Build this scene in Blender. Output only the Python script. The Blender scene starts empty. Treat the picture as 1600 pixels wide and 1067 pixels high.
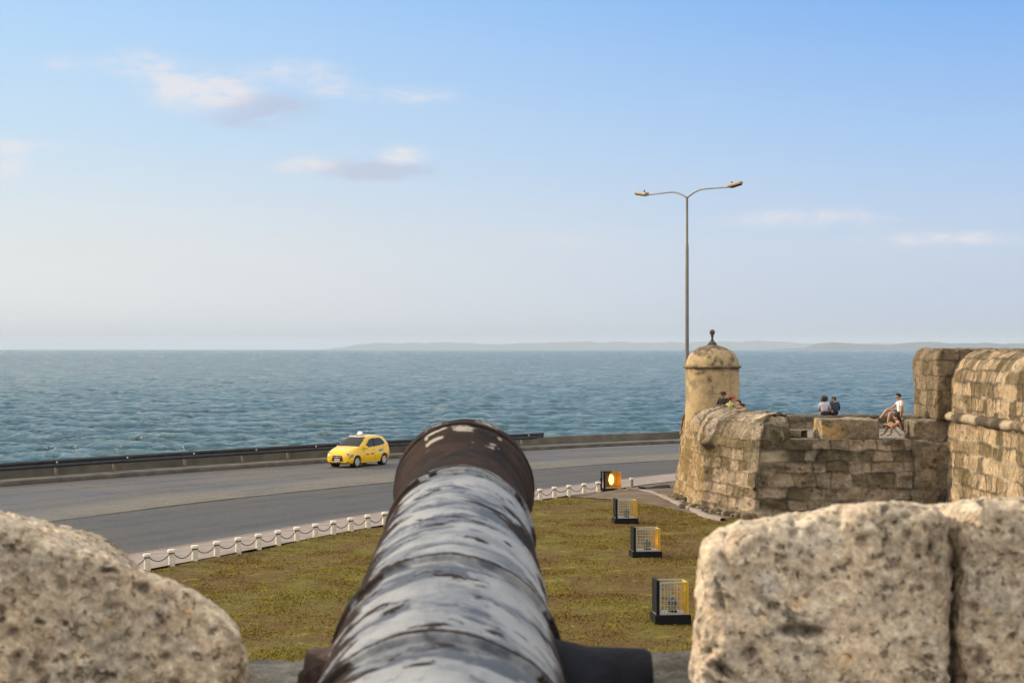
import bpy, bmesh, math, random
import numpy as np
from mathutils import Vector, Matrix
random.seed(7)
RNG = np.random.default_rng(7)
R = math.radians
SC = bpy.context.scene
COL = SC.collection

# ------------------------------------------------------------------ camera, sky, sun, exposure
H = 6.1                 # eye height above the road
F = 2600.0              # focal length in pixels of the 1600 px wide photograph
cam = bpy.data.cameras.new("camera"); camo = bpy.data.objects.new("camera", cam); COL.objects.link(camo)
cam.sensor_width = 36; cam.lens = 36 * F / 1600
cam.clip_start = 0.05; cam.clip_end = 200000
camo.location = (0, 0, H); camo.rotation_euler = (R(90.265), 0, 0)
cam.dof.use_dof = True; cam.dof.focus_distance = 60; cam.dof.aperture_fstop = 11
SC.camera = camo
SUN_AZ = -74.0          # degrees from +Y, negative = left of the view
SUN_EL = 24.0
w = bpy.data.worlds.new("World"); SC.world = w; w.use_nodes = True
SC.view_settings.view_transform = 'Standard'; SC.view_settings.look = 'None'
SC.view_settings.gamma = 1; SC.view_settings.use_curve_mapping = False
SC.view_settings.exposure = 0.60
sun = bpy.data.lights.new("sun", 'SUN'); sun.energy = 2.9; sun.angle = R(0.6); sun.color = (1.0, 0.80, 0.56)
suno = bpy.data.objects.new("sun", sun); COL.objects.link(suno)
sd = Vector((math.sin(R(SUN_AZ)) * math.cos(R(SUN_EL)), math.cos(R(SUN_AZ)) * math.cos(R(SUN_EL)), math.sin(R(SUN_EL))))
suno.rotation_euler = sd.to_track_quat('Z', 'Y').to_euler()
try:
    SC.cycles.use_denoising = True
    SC.cycles.volume_bounces = 0; SC.cycles.max_bounces = 6; SC.cycles.transparent_max_bounces = 16
    SC.cycles.volume_step_rate = 1.0; SC.cycles.sample_clamp_indirect = 4
except Exception: pass

# ------------------------------------------------------------------ node helper
class NT:
    def __init__(s, nt): s.nt = nt; s.N = nt.nodes; s.L = nt.links
    def n(s, t, **k):
        o = s.N.new(t)
        for a, b in k.items(): setattr(o, a, b)
        return o
    def put(s, sock, v):
        if hasattr(v, 'links') and hasattr(v, 'node'): s.L.new(v, sock)
        else: sock.default_value = v
    def m(s, op, a, b=None, c=None, clamp=False):
        o = s.n('ShaderNodeMath', operation=op); o.use_clamp = clamp
        s.put(o.inputs[0], a)
        if b is not None: s.put(o.inputs[1], b)
        if c is not None: s.put(o.inputs[2], c)
        return o.outputs[0]
    def mr(s, v, a, b, c=0.0, d=1.0, smooth=True):
        o = s.n('ShaderNodeMapRange'); o.interpolation_type = 'SMOOTHSTEP' if smooth else 'LINEAR'
        for i, x in enumerate((v, a, b, c, d)): s.put(o.inputs[i], x)
        return o.outputs[0]
    def mix(s, f, a, b, mode='MIX'):
        o = s.n('ShaderNodeMix', data_type='RGBA', blend_type=mode)
        s.put(o.inputs[0], f)
        s.put(o.inputs[6], a if hasattr(a, 'node') else (*a[:3], 1)); s.put(o.inputs[7], b if hasattr(b, 'node') else (*b[:3], 1))
        return o.outputs[2]
    def noise(s, vec, scale, detail=4, rough=.55, dist=0.0, w4=None):
        o = s.n('ShaderNodeTexNoise'); s.put(o.inputs['Vector'], vec)
        o.inputs['Scale'].default_value = scale; o.inputs['Detail'].default_value = detail
        o.inputs['Roughness'].default_value = rough; o.inputs['Distortion'].default_value = dist
        return o.outputs[0]
    def vor(s, vec, scale, feature='F1', out=0):
        o = s.n('ShaderNodeTexVoronoi', feature=feature); s.put(o.inputs['Vector'], vec); o.inputs['Scale'].default_value = scale
        return o.outputs[out]
    def scale(s, vec, sc, loc=(0, 0, 0)):
        o = s.n('ShaderNodeMapping'); s.put(o.inputs[0], vec); o.inputs['Scale'].default_value = sc; o.inputs['Location'].default_value = loc
        return o.outputs[0]
    def attr(s, name, out='Fac'): return s.n('ShaderNodeAttribute', attribute_name=name).outputs[out]
    def comb(s, x, y, z):
        o = s.n('ShaderNodeCombineXYZ')
        for i, v in enumerate((x, y, z)): s.put(o.inputs[i], v)
        return o.outputs[0]
    def bump(s, h, strength=.5, dist=.02, nrm=None):
        o = s.n('ShaderNodeBump'); o.inputs['Strength'].default_value = strength; o.inputs['Distance'].default_value = dist
        s.put(o.inputs['Height'], h)
        if nrm is not None: s.put(o.inputs['Normal'], nrm)
        return o.outputs[0]

def newmat(name):
    m = bpy.data.materials.new(name); m.use_nodes = True
    t = NT(m.node_tree); p = t.N['Principled BSDF']
    co = t.n('ShaderNodeTexCoord').outputs['Object']
    return m, t, p, co
def simple(name, col, rough=.6, metal=0.0, var=.15, nscale=8, bump=0.0, spec=.5, coat=0.0):
    m, t, p, co = newmat(name)
    nz = t.noise(co, nscale, 5)
    f = t.mr(nz, .3, .7, 1 - var, 1 + var, False)
    c = t.mix(1.0, col, t.comb(f, f, f), 'MULTIPLY')
    t.put(p.inputs['Base Color'], c)
    p.inputs['Roughness'].default_value = rough; p.inputs['Metallic'].default_value = metal
    p.inputs['Specular IOR Level'].default_value = spec; p.inputs['Coat Weight'].default_value = coat
    if bump: t.put(p.inputs['Normal'], t.bump(t.noise(co, nscale * 3, 6, .65), bump, .02))
    return m

# ------------------------------------------------------------------ sky
t = NT(w.node_tree); bg = t.N['Background']
sky = t.n('ShaderNodeTexSky', sky_type='NISHITA'); sky.sun_disc = False
sky.sun_elevation = R(SUN_EL); sky.sun_rotation = R(SUN_AZ)
sky.altitude = 0; sky.air_density = 1.15; sky.dust_density = 1.0; sky.ozone_density = 2.2
tc = t.n('ShaderNodeTexCoord').outputs['Generated']
sep = t.n('ShaderNodeSeparateXYZ'); t.put(sep.inputs[0], tc)
az = t.m('ARCTAN2', sep.outputs[0], sep.outputs[1]); el = t.m('ARCSINE', sep.outputs[2])
uv = t.comb(az, t.m('MULTIPLY', el, 2.6), 0.0)
n1 = t.noise(uv, 26, 8, .62, .6); n2 = t.noise(t.scale(uv, (1, 1, 1), (3, 1, 0)), 75, 6, .65, .3)
nn = t.m('ADD', t.m('MULTIPLY', n1, .55), t.m('MULTIPLY', n2, .45))
def blob(px, py, rx, ry, amp):      # a cloud bank at an azimuth and an elevation of the sky
    a0 = math.atan2(px - 800, F); e0 = math.atan2(546 - py, F)
    dx = t.m('DIVIDE', t.m('SUBTRACT', az, a0), rx * 1.0 / F); dy = t.m('DIVIDE', t.m('SUBTRACT', el, e0), ry * 1.05 / F)
    d = t.m('ADD', t.m('MULTIPLY', dx, dx), t.m('MULTIPLY', dy, dy))
    return t.m('MULTIPLY', t.m('POWER', 2.718, t.m('MULTIPLY', d, -1.0)), amp)
def addall(l):
    r = l[0]
    for x in l[1:]: r = t.m('ADD', r, x)
    return r
warm = addall([blob(318, 150, 78, 30, 1.05), blob(480, 262, 55, 15, .7), blob(630, 246, 42, 15, .72), blob(460, 112, 75, 20, .42),
               blob(215, 108, 60, 26, .42), blob(95, 118, 45, 15, .36), blob(510, 138, 50, 18, .42), blob(640, 150, 90, 15, .45), blob(8, 268, 36, 34, .6),
               blob(250, 345, 150, 14, .26), blob(1250, 345, 150, 16, .52), blob(1500, 380, 170, 12, .55), blob(1120, 160, 60, 12, .28), blob(880, 375, 120, 22, .3), blob(60, 240, 90, 8, .3)])
cool = addall([blob(415, 172, 80, 20, 1.0), blob(560, 268, 95, 15, .85), blob(640, 268, 50, 12, .5), blob(380, 195, 90, 14, .4)])
mw = t.mr(t.m('MULTIPLY', warm, t.mr(nn, .30, .68, .05, 2.1, False)), .08, 1.0)
mc = t.mr(t.m('MULTIPLY', cool, t.mr(nn, .30, .66, .1, 2.1, False)), .10, 1.0)
# horizon haze: paler towards the sun side
hz = t.m('POWER', t.m('SUBTRACT', 1.0, t.mr(el, 0.0, .24, 0.0, 1.0, False)), 1.6)
side = t.mr(az, -.42, .42, 1.0, 0.0)
SKYK = dict(k=10.0)
def sc3(c, k): return tuple(x * k for x in c)
def ramp(v, stops):
    o = t.n('ShaderNodeValToRGB'); t.put(o.inputs[0], v); cr = o.color_ramp
    for k_, (p_, c_) in enumerate(stops):
        e_ = cr.elements[k_] if k_ < 2 else cr.elements.new(p_)
        e_.position = p_; e_.color = (*c_, 1)
    return o.outputs[0]
elp = t.m('MAXIMUM', el, 0.0)
HIGH_FILL = [(.34, (.30, .48, .78)), (.58, (1.22, 1.17, 1.08)), (1.0, (1.35, 1.27, 1.14))]  # sky above the view, brightened as added fill for shaded faces
lft = ramp(elp, [(0, (.90, .88, .86)), (.06, (.79, .80, .79)), (.12, (.58, .73, .86)), (.205, (.41, .64, .92))] + HIGH_FILL)
rgt = ramp(elp, [(0, (.46, .55, .74)), (.06, (.49, .61, .81)), (.12, (.35, .545, .86)), (.205, (.17, .40, .845))] + HIGH_FILL)
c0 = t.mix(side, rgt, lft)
back_fill = t.mr(t.m('ABSOLUTE', az), .55, 1.5); c0 = t.mix(t.m('MULTIPLY', back_fill, .85), c0, (1.22, 1.12, .97))  # unseen sky at the sides and behind, set bright and warm as added fill
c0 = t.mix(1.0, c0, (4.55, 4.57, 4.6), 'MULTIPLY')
c1 = t.mix(.05, c0, sky.outputs[0])
streak = t.mr(t.noise(t.comb(t.m('MULTIPLY', az, 3.0), t.m('MULTIPLY', el, 26.0), 0.0), 2.2, 5, .55, .4), .45, .75, 0.0, .22)
c1 = t.mix(t.m('MULTIPLY', streak, t.mr(el, .16, .02)), c1, sc3((.80, .77, .80), 4.1))
c2 = t.mix(t.m('MULTIPLY', mc, .62), c1, sc3((.56, .585, .74), 4.1))
c3 = t.mix(t.m('MULTIPLY', mw, .78), c2, sc3((.90, .85, .86), 4.3))
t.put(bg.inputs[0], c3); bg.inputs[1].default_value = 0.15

# ------------------------------------------------------------------ numpy noise
def _h(i, j, k, s):
    x = (i.astype(np.int64) * 374761393 + j.astype(np.int64) * 668265263 + k.astype(np.int64) * 2147483647 + s * 974634777) & 0xffffffff
    x = ((x ^ (x >> 13)) * 1274126177) & 0xffffffff
    x = ((x ^ (x >> 16)) * 2246822519) & 0xffffffff
    return ((x ^ (x >> 15)) & 0xffffff) / float(0xffffff)
def vn(P, s=0):
    I = np.floor(P).astype(np.int64); f = P - I; f = f * f * (3 - 2 * f); r = 0
    for a in (0, 1):
        for b in (0, 1):
            for c in (0, 1):
                wt = (f[..., 0] if a else 1 - f[..., 0]) * (f[..., 1] if b else 1 - f[..., 1]) * (f[..., 2] if c else 1 - f[..., 2])
                r = r + wt * _h(I[..., 0] + a, I[..., 1] + b, I[..., 2] + c, s)
    return r * 2 - 1
def fbm(P, o=4, s=0, g=.5):
    r = 0; a = 1
    for i in range(o): r = r + a * vn(P * 2 ** i, s + i); a *= g
    return r
def wor(P, s=0):
    I = np.floor(P).astype(np.int64); best = np.full(P.shape[:-1], 9.0)
    for a in (-1, 0, 1):
        for b in (-1, 0, 1):
            for c in (-1, 0, 1):
                J = I + np.array([a, b, c])
                q = np.stack([J[..., d] + _h(J[..., 0], J[..., 1], J[..., 2], s + d) for d in range(3)], -1)
                best = np.minimum(best, ((q - P) ** 2).sum(-1))
    return np.sqrt(best)

# ------------------------------------------------------------------ object helpers
def tag(o, label=None, cat=None, group=None, kind=None):
    if label: o['label'] = label
    if cat: o['category'] = cat
    if group: o['group'] = group
    if kind: o['kind'] = kind
    return o
def empty(name, loc=(0, 0, 0), rz=0.0):
    o = bpy.data.objects.new(name, None); COL.objects.link(o); o.location = loc; o.rotation_euler = (0, 0, rz); o.empty_display_size = .2
    return o
def link(name, me, mat=None, parent=None, smooth=False):
    o = bpy.data.objects.new(name, me); COL.objects.link(o)
    if mat: me.materials.append(mat)
    if parent is not None: o.parent = parent
    if smooth: me.polygons.foreach_set('use_smooth', [True] * len(me.polygons))
    return o
def mesh_np(name, V, Q, mat, parent=None, attrs=None, smooth=True):
    me = bpy.data.meshes.new(name); V = np.asarray(V, dtype=np.float32).reshape(-1, 3); Q = np.asarray(Q, dtype=np.int32)
    k = Q.shape[1]
    me.vertices.add(len(V)); me.vertices.foreach_set('co', V.ravel())
    me.loops.add(Q.size); me.loops.foreach_set('vertex_index', Q.ravel())
    me.polygons.add(len(Q)); me.polygons.foreach_set('loop_start', np.arange(0, Q.size, k, dtype=np.int32))
    me.update(calc_edges=True)
    for n, a in (attrs or {}).items():
        at = me.attributes.new(n, 'FLOAT', 'POINT'); at.data.foreach_set('value', np.asarray(a, dtype=np.float32).ravel())
    o = link(name, me, mat, parent, smooth)
    return o
def gridq(ny, nx, flip=False, off=0):
    i = np.arange(ny - 1)[:, None] * nx + np.arange(nx - 1)[None, :]
    q = np.stack([i, i + 1, i + nx + 1, i + nx], -1).reshape(-1, 4) + off
    return q[:, ::-1] if flip else q
def grid(name, P, mat, parent=None, attrs=None, flip=False, smooth=True):
    return mesh_np(name, P.reshape(-1, 3), gridq(P.shape[0], P.shape[1], flip), mat, parent, attrs, smooth)
def gnormals(P):
    du = np.gradient(P, axis=1); dv = np.gradient(P, axis=0); n = np.cross(du, dv)
    return n / np.maximum(np.linalg.norm(n, axis=-1, keepdims=True), 1e-9)

class MB:
    "collects simple shapes and builds them as one mesh"
    def __init__(s): s.bm = bmesh.new()
    def box(s, c, d, rot=None, bev=0.0):
        r = bmesh.ops.create_cube(s.bm, size=1); vs = r['verts']
        M = Matrix.Translation(c) @ (rot.to_4x4() if rot else Matrix.Identity(4)) @ Matrix.Diagonal((*d, 1))
        bmesh.ops.transform(s.bm, matrix=M, verts=vs)
        if bev:
            es = list({e for v in vs for e in v.link_edges})
            bmesh.ops.bevel(s.bm, geom=es, offset=bev, segments=2, affect='EDGES', profile=.6)
        return s
    def tube(s, pts, rad, seg=10, caps=True):
        pts = [Vector(p) for p in pts]; n = len(pts)
        if not hasattr(rad, '__len__'): rad = [rad] * n
        rings = []; prev = None
        for i, p in enumerate(pts):
            d = (pts[min(i + 1, n - 1)] - pts[max(i - 1, 0)]).normalized()
            if prev is None: x = d.orthogonal().normalized()
            else:
                x = prev - d * prev.dot(d); x = x.normalized() if x.length > 1e-6 else d.orthogonal().normalized()
            prev = x; y = d.cross(x)
            rings.append([s.bm.verts.new(p + (x * math.cos(a) + y * math.sin(a)) * rad[i]) for a in [2 * math.pi * k / seg for k in range(seg)]])
        for a, b in zip(rings, rings[1:]):
            for k in range(seg): s.bm.faces.new((a[k], a[(k + 1) % seg], b[(k + 1) % seg], b[k]))
        if caps:
            s.bm.faces.new(rings[0][::-1]); s.bm.faces.new(rings[-1])
        return s
    def lathe(s, prof, c=(0, 0, 0), seg=24, M=None):
        c = Vector(c); rings = []
        for r, z in prof:
            if r < 1e-5: rings.append([s.bm.verts.new(c + Vector((0, 0, z)))])
            else: rings.append([s.bm.verts.new(c + Vector((r * math.cos(a), r * math.sin(a), z))) for a in [2 * math.pi * k / seg for k in range(seg)]])
        for a, b in zip(rings, rings[1:]):
            for k in range(seg):
                f = [a[k % len(a)], a[(k + 1) % len(a)], b[(k + 1) % len(b)], b[k % len(b)]]; g = []
                for v in f:
                    if v not in g: g.append(v)
                if len(g) > 2: s.bm.faces.new(g)
        if M is not None: bmesh.ops.transform(s.bm, matrix=M, verts=[v for r_ in rings for v in r_])
        return s
    def prism(s, pts, d):
        "polygon pts (3d) extruded by vector d"
        d = Vector(d); a = [s.bm.verts.new(Vector(p)) for p in pts]; b = [s.bm.verts.new(Vector(p) + d) for p in pts]
        s.bm.faces.new(a[::-1]); s.bm.faces.new(b); n = len(a)
        for i in range(n): s.bm.faces.new((a[i], a[(i + 1) % n], b[(i + 1) % n], b[i]))
        return s
    def build(s, name, mat, parent=None, smooth=False, recalc=True):
        if recalc: bmesh.ops.recalc_face_normals(s.bm, faces=s.bm.faces)
        me = bpy.data.meshes.new(name); s.bm.to_mesh(me); s.bm.free()
        o = link(name, me, mat, parent)
        if smooth:
            me.polygons.foreach_set('use_smooth', [True] * len(me.polygons))
            try: me.set_sharp_from_angle(angle=R(40))
            except Exception: pass
        return o

def G(px, py, z=0.0):       # ground point seen at a pixel of the photograph
    D = F * (H - z) / (py - 546.0); return ((px - 800) / F * D, D, z)
def AT(px, py, D): return ((px - 800) / F * D, D, H - (py - 546.0) / F * D)

def catmull(P, n=12):
    P = [np.array(p, float) for p in P]; P = [2 * P[0] - P[1]] + P + [2 * P[-1] - P[-2]]; out = []
    for i in range(1, len(P) - 2):
        for k in range(n):
            u = k / n; a, b, c, d = P[i - 1:i + 3]
            out.append(.5 * ((2 * b) + (-a + c) * u + (2 * a - 5 * b + 4 * c - d) * u * u + (-a + 3 * b - 3 * c + d) * u ** 3))
    out.append(P[-2]); return np.array(out)
def resample(C, n):
    d = np.r_[0, np.cumsum(np.linalg.norm(np.diff(C, axis=0), axis=1))]; s = np.linspace(0, d[-1], n)
    return np.stack([np.interp(s, d, C[:, i]) for i in range(C.shape[1])], -1)
def offset(C, d):           # to the left of the direction of travel
    T = np.gradient(C, axis=0); T /= np.linalg.norm(T, axis=1, keepdims=True); N = np.stack([-T[:, 1], T[:, 0]], -1)
    return C + N * d
def clen(C): return np.r_[0, np.cumsum(np.linalg.norm(np.diff(C, axis=0), axis=1))]

# ------------------------------------------------------------------ materials
def stone_mat(name, cA, cB, cC, fine=1.0, bump=.6, dark=(.05, .045, .04)):
    m, t, p, co = newmat(name)
    n1 = t.noise(co, 1.3 * fine, 6, .6, .4); n2 = t.noise(co, 7 * fine, 8, .65); n3 = t.noise(co, 30 * fine, 6, .65)
    c = t.mix(t.mr(n1, .35, .65), cA, cB)
    c = t.mix(t.mr(n2, .52, .72, 0, .75), c, cC)
    tint = t.attr('tint'); f = t.m('ADD', 1.0, tint)
    c = t.mix(1.0, c, t.comb(f, f, t.m('ADD', 1.0, t.m('MULTIPLY', tint, 1.15))), 'MULTIPLY')
    g = t.mr(n3, .3, .7, .65, 1.35, False); c = t.mix(1.0, c, t.comb(g, g, g), 'MULTIPLY')
    n4 = t.noise(t.scale(co, (1, 1, 1), (3, 8, 1)), 4.5 * fine, 8, .72, .3); g = t.mr(n4, .34, .66, .66, 1.34, False); c = t.mix(1.0, c, t.comb(g, g, g), 'MULTIPLY')
    n5 = t.noise(t.scale(co, (1.6, 1.6, .28)), 1.1 * fine, 6, .65, .3); c = t.mix(t.mr(n5, .55, .70, 0, .45), c, (.075, .066, .052))
    pit = t.attr('pit'); c = t.mix(t.m('MULTIPLY', pit, .8), c, dark)
    yel = t.attr('yellow'); c = t.mix(yel, c, (.52, .34, .12))
    pal = t.attr('pale'); c = t.mix(pal, c, (.46, .39, .29)); c = t.mix(t.m('MULTIPLY', t.attr('mortar'), t.mr(n3, .3, .6, .35, .95)), c, (.47, .40, .30))
    t.put(p.inputs['Base Color'], c); p.inputs['Roughness'].default_value = .92; p.inputs['Specular IOR Level'].default_value = .2
    h = t.m('ADD', t.m('MULTIPLY', n2, .5), t.m('ADD', t.m('MULTIPLY', n3, .3), t.m('MULTIPLY', n4, .9)))
    t.put(p.inputs['Normal'], t.bump(h, bump, .05 / fine))
    return m
M = {}
M['bastion'] = stone_mat('coral stone masonry', (.262, .208, .146), (.180, .150, .115), (.345, .288, .21), 1.0, 1.0)
M['ochre'] = stone_mat('ochre stone masonry', (.34, .255, .155), (.235, .182, .118), (.41, .33, .215), 1.0, 1.0)
M['dark_stone'] = stone_mat('weathered dark masonry', (.19, .150, .100), (.125, .100, .072), (.26, .21, .145), 1.0, 1.0)
M['merlon'] = stone_mat('pitted coral stone', (.45, .385, .30), (.38, .335, .275), (.54, .46, .35), 6.0, .75, (.06, .05, .045))
M['grey_stone'] = stone_mat('grey worn stone', (.27, .25, .22), (.17, .16, .145), (.36, .33, .28), 4.0, .8)

def coral(name):
    m, t, p, co = newmat(name)
    n1 = t.noise(co, 9, 6, .62, .5); n2 = t.noise(co, 34, 6, .68); n3 = t.noise(co, 130, 4, .6); v1 = t.vor(co, 75); n4 = t.noise(t.scale(co, (1, 1, 1), (5, 5, 5)), 16, 5, .65, .4)
    c = t.mix(t.mr(n1, .38, .62), (.58, .465, .34), (.50, .435, .345))
    c = t.mix(t.mr(n2, .50, .66, 0, .8), c, (.66, .58, .46)); c = t.mix(t.mr(n2, .44, .32, 0, .75), c, (.36, .295, .22))
    c = t.mix(t.mr(n4, .58, .70, 0, .65), c, (.62, .40, .19)); c = t.mix(t.mr(n4, .40, .30, 0, .6), c, (.44, .44, .45))
    n5 = t.noise(t.scale(co, (1, 1, 1), (9, 2, 4)), 64, 3, .6, .15); n6 = t.noise(t.scale(co, (1, 1, 1), (2, 7, 4)), 22, 4, .6, .2)
    c = t.mix(t.mr(n5, .40, .33, 0, .75), c, (.19, .15, .11)); c = t.mix(t.mr(n6, .375, .31, 0, .75), c, (.17, .135, .10))
    tint = t.attr('tint'); f = t.m('ADD', 1.0, tint); c = t.mix(1.0, c, t.comb(f, f, f), 'MULTIPLY')
    g = t.mr(n3, .3, .7, .75, 1.25, False); c = t.mix(1.0, c, t.comb(g, g, g), 'MULTIPLY')
    g = t.mr(t.noise(t.scale(co, (1, 1, 1), (1, 4, 9)), 70, 5, .7), .32, .68, .66, 1.34, False); c = t.mix(1.0, c, t.comb(g, g, g), 'MULTIPLY')
    c = t.mix(t.m('MULTIPLY', t.attr('pit'), .85), c, (.055, .045, .038))
    t.put(p.inputs['Base Color'], c); p.inputs['Roughness'].default_value = .93; p.inputs['Specular IOR Level'].default_value = .2
    t.put(p.inputs['Normal'], t.bump(t.m('ADD', n2, t.m('ADD', t.m('MULTIPLY', n3, .4), t.m('ADD', t.mr(n5, .31, .42, -.7, 0), t.mr(n6, .29, .40, -1.2, 0)))), .9, .012)); return m
M['merlon'] = coral('pitted coral stone')
def plaster():
    m, t, p, co = newmat('stained lime plaster')
    n1 = t.noise(co, .9, 6, .6, .6); n2 = t.noise(co, 4, 8, .65); n3 = t.noise(t.scale(co, (3, 3, .5)), 1.6, 6, .6)
    c = t.mix(t.mr(n2, .35, .7), (.50, .375, .205), (.40, .305, .175))
    c = t.mix(t.mr(n1, .50, .62, 0, .8), c, (.22, .185, .13)); c = t.mix(t.mr(n3, .56, .68, 0, .5), c, (.25, .22, .16))
    st = t.attr('stain'); c = t.mix(t.m('MULTIPLY', st, t.mr(n2, .3, .6, .35, 1.0)), c, (.085, .075, .06))
    t.put(p.inputs['Base Color'], c); p.inputs['Roughness'].default_value = .9; p.inputs['Specular IOR Level'].default_value = .2
    t.put(p.inputs['Normal'], t.bump(n2, .5, .05)); return m
M['plaster'] = plaster()

def asphalt(name, cA, cB, tan=0.0):
    m, t, p, co = newmat(name)
    big = t.noise(co, .12, 5, .6, .5); st = t.noise(t.scale(co, (1, 1, 1)), .5, 6, .6); fine = t.noise(co, 9, 6, .75)
    c = t.mix(t.mr(big, .35, .65), cA, cB)
    c = t.mix(t.mr(st, .5, .75, 0, .5), c, tuple(x * .62 for x in cA))
    g = t.mr(fine, .3, .7, .65, 1.4, False); c = t.mix(1.0, c, t.comb(g, g, g), 'MULTIPLY'); g2 = t.mr(t.noise(t.scale(co, (1, .35, 1)), 5.5, 6, .75), .34, .66, .80, 1.22, False); c = t.mix(1.0, c, t.comb(g2, g2, g2), 'MULTIPLY')
    sp = t.vor(co, 3.0); c = t.mix(t.mr(sp, .05, .11, .75, 0), c, (.26, .24, .21))
    ln_ = t.attr('lane'); tr = 0.0
    for c0_ in (.22, .38, .66, .82):
        d_ = t.m('DIVIDE', t.m('SUBTRACT', ln_, c0_), .045); tr = t.m('ADD', tr, t.m('POWER', 2.718, t.m('MULTIPLY', t.m('MULTIPLY', d_, d_), -1.0)))
    tk = t.m('SUBTRACT', 1.0, t.m('MULTIPLY', tr, t.mr(st, .3, .7, .08, .30))); c = t.mix(1.0, c, t.comb(tk, tk, tk), 'MULTIPLY')
    edge = t.attr('edge'); e = t.m('MULTIPLY', edge, t.mr(st, .3, .62, .2, 1.0)); c = t.mix(e, c, (.20, .185, .165))
    crk = t.vor(t.comb(0, 0, 0), 1.0)
    t.put(p.inputs['Base Color'], c); t.put(p.inputs['Roughness'], t.mr(big, .3, .7, .62, .85))
    p.inputs['Specular IOR Level'].default_value = .4
    t.put(p.inputs['Normal'], t.bump(t.m('ADD', fine, t.m('MULTIPLY', st, .6)), .5, .02)); return m
M['asphalt_far'] = asphalt('worn smooth asphalt', (.070, .073, .084), (.100, .096, .094))
M['asphalt_near'] = asphalt('coarse chip asphalt', (.048, .047, .048), (.066, .063, .061))
M['tan_concrete'] = asphalt('dusty tan concrete', (.105, .098, .086), (.142, .130, .107))
M['pavement'] = simple('pinkish pavement concrete', (.25, .21, .19), .85, var=.2, nscale=2, bump=.3)
M['kerb_stone'] = simple('weathered kerb concrete', (.17, .155, .13), .9, var=.4, nscale=1.2, bump=.5)
M['dark_kerb'] = simple('grimy dark kerb', (.085, .078, .066), .9, var=.4, nscale=1.5, bump=.5)
M['seawall'] = simple('stained sea wall concrete', (.105, .096, .080), .9, var=.45, nscale=.8, bump=.6)
M['dirt'] = simple('bare brown earth', (.125, .092, .062), .95, var=.4, nscale=.9, bump=.8)
M['rail'] = simple('dark weathered guardrail steel', (.028, .032, .04), .42, .35, var=.35, nscale=2)
M['rail_post'] = simple('concrete rail post', (.19, .165, .125), .9, var=.2)
M['white_paint'] = simple('chalky white bollard paint', (.62, .58, .51), .8, var=.18, nscale=9, bump=.2)
M['white_cap'] = simple('bollard cap white', (.70, .67, .61), .8, var=.15)
M['chain'] = simple('rusty dark chain', (.06, .05, .045), .6, .5)
M['grey_paint'] = simple('old grey concrete post', (.26, .25, .22), .85)
M['pole'] = simple('galvanised lamp pole', (.20, .195, .18), .5, .55, var=.15, nscale=1)
M['lamp_body'] = simple('dusty lamp housing', (.36, .30, .22), .6, .1)
M['black'] = simple('matt black steel', (.010, .011, .012), .7, .0, spec=.15)
M['cage'] = simple('grey cage steel', (.42, .42, .41), .5, .1, var=.1)
M['yellow'] = simple('yellow cage steel', (.60, .39, .05), .5, .0, var=.1)
M['flood'] = simple('aluminium floodlight body', (.25, .26, .27), .45, .5)

def emis(name, col, s):
    m, t, p, co = newmat(name); p.inputs['Base Color'].default_value = (*col, 1)
    p.inputs['Emission Color'].default_value = (*col, 1); p.inputs['Emission Strength'].default_value = s; return m
M['lamp_lens'] = emis('lit sodium lamp lens', (1.0, .62, .10), .5)

# ------------------------------------------------------------------ roads, pavements, ground
K = catmull([(-150, -150), (-95, -40), (-58, 20), (-42, 46), (-30.5, 63), (-22.7, 73.8), (-17.2, 80.9), (-9.65, 89.6), (1.16, 100.4), (11, 107.9), (30, 120), (60, 136), (110, 158), (260, 215), (900, 450)])
M1 = catmull([(-142, -154), (-86, -46), (-48, 12), (-33, 36), (-23, 51.5), (-17.1, 60.9), (-12.9, 70.0), (-5.8, 80.6), (1.33, 88.6), (9.76, 96.1), (28, 108), (58, 125), (108, 147), (262, 205), (903, 440)])
M2 = catmull([(-141, -155), (-85, -47), (-47, 11), (-32, 35), (-22, 50), (-16.3, 59), (-11.9, 67.0), (-5.2, 76.6), (1.5, 84.6), (9.6, 91.9), (28.5, 105.5), (58.5, 123), (108.5, 145), (262.5, 203), (903.5, 438)])
RE = catmull([(-134, -160), (-76, -54), (-38, 3), (-24, 25), (-16.5, 38.2), (-10.7, 49.6), (-4.8, 61.4), (1.1, 70.9), (4, 75.2), (8, 80.6), (14, 86.5), (30, 97), (60, 115), (110, 138), (264, 196), (905, 430)])
BL = catmull([(-132, -162), (-74, -56), (-36, 1.5), (-21.5, 22.5), (-14.5, 36), (-9.5, 46.4), (-4.39, 57), (.86, 66.1), (3.7, 70.2), (5.2, 72.7), (7.6, 76), (14, 83), (30, 94), (60, 112), (110, 135), (264, 193), (905, 427)])
NS = 900
def strip(name, A, B, z, mat, nv=8, jit=0.0, label=None, edge=(0, 0)):
    # pair the two edges by azimuth-free arc fraction between matching knots
    n = min(len(A), len(B)); a = resample_like(A); b = resample_like(B)
    v = np.linspace(0, 1, nv)[:, None, None]
    P2 = a[None] * (1 - v) + b[None] * v
    zz = np.full(P2.shape[:2], z) + 0.012 * fbm(np.dstack([P2 / 3.0, np.zeros(P2.shape[:2])]), 3, 5) * jit
    e = np.maximum(np.clip(1 - v[..., 0] / .1, 0, 1) * edge[0], np.clip(1 - (1 - v[..., 0]) / .1, 0, 1) * edge[1]) + 0 * zz
    return tag(grid(name, np.dstack([P2, zz]), mat, flip=True, attrs={'edge': e}), kind='structure')
def resample_like(C):       # every catmull segment has 12 steps; the curves have 14..16 knots
    return resample(C, 420)
def pair(A, B):
    return A, B
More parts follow.
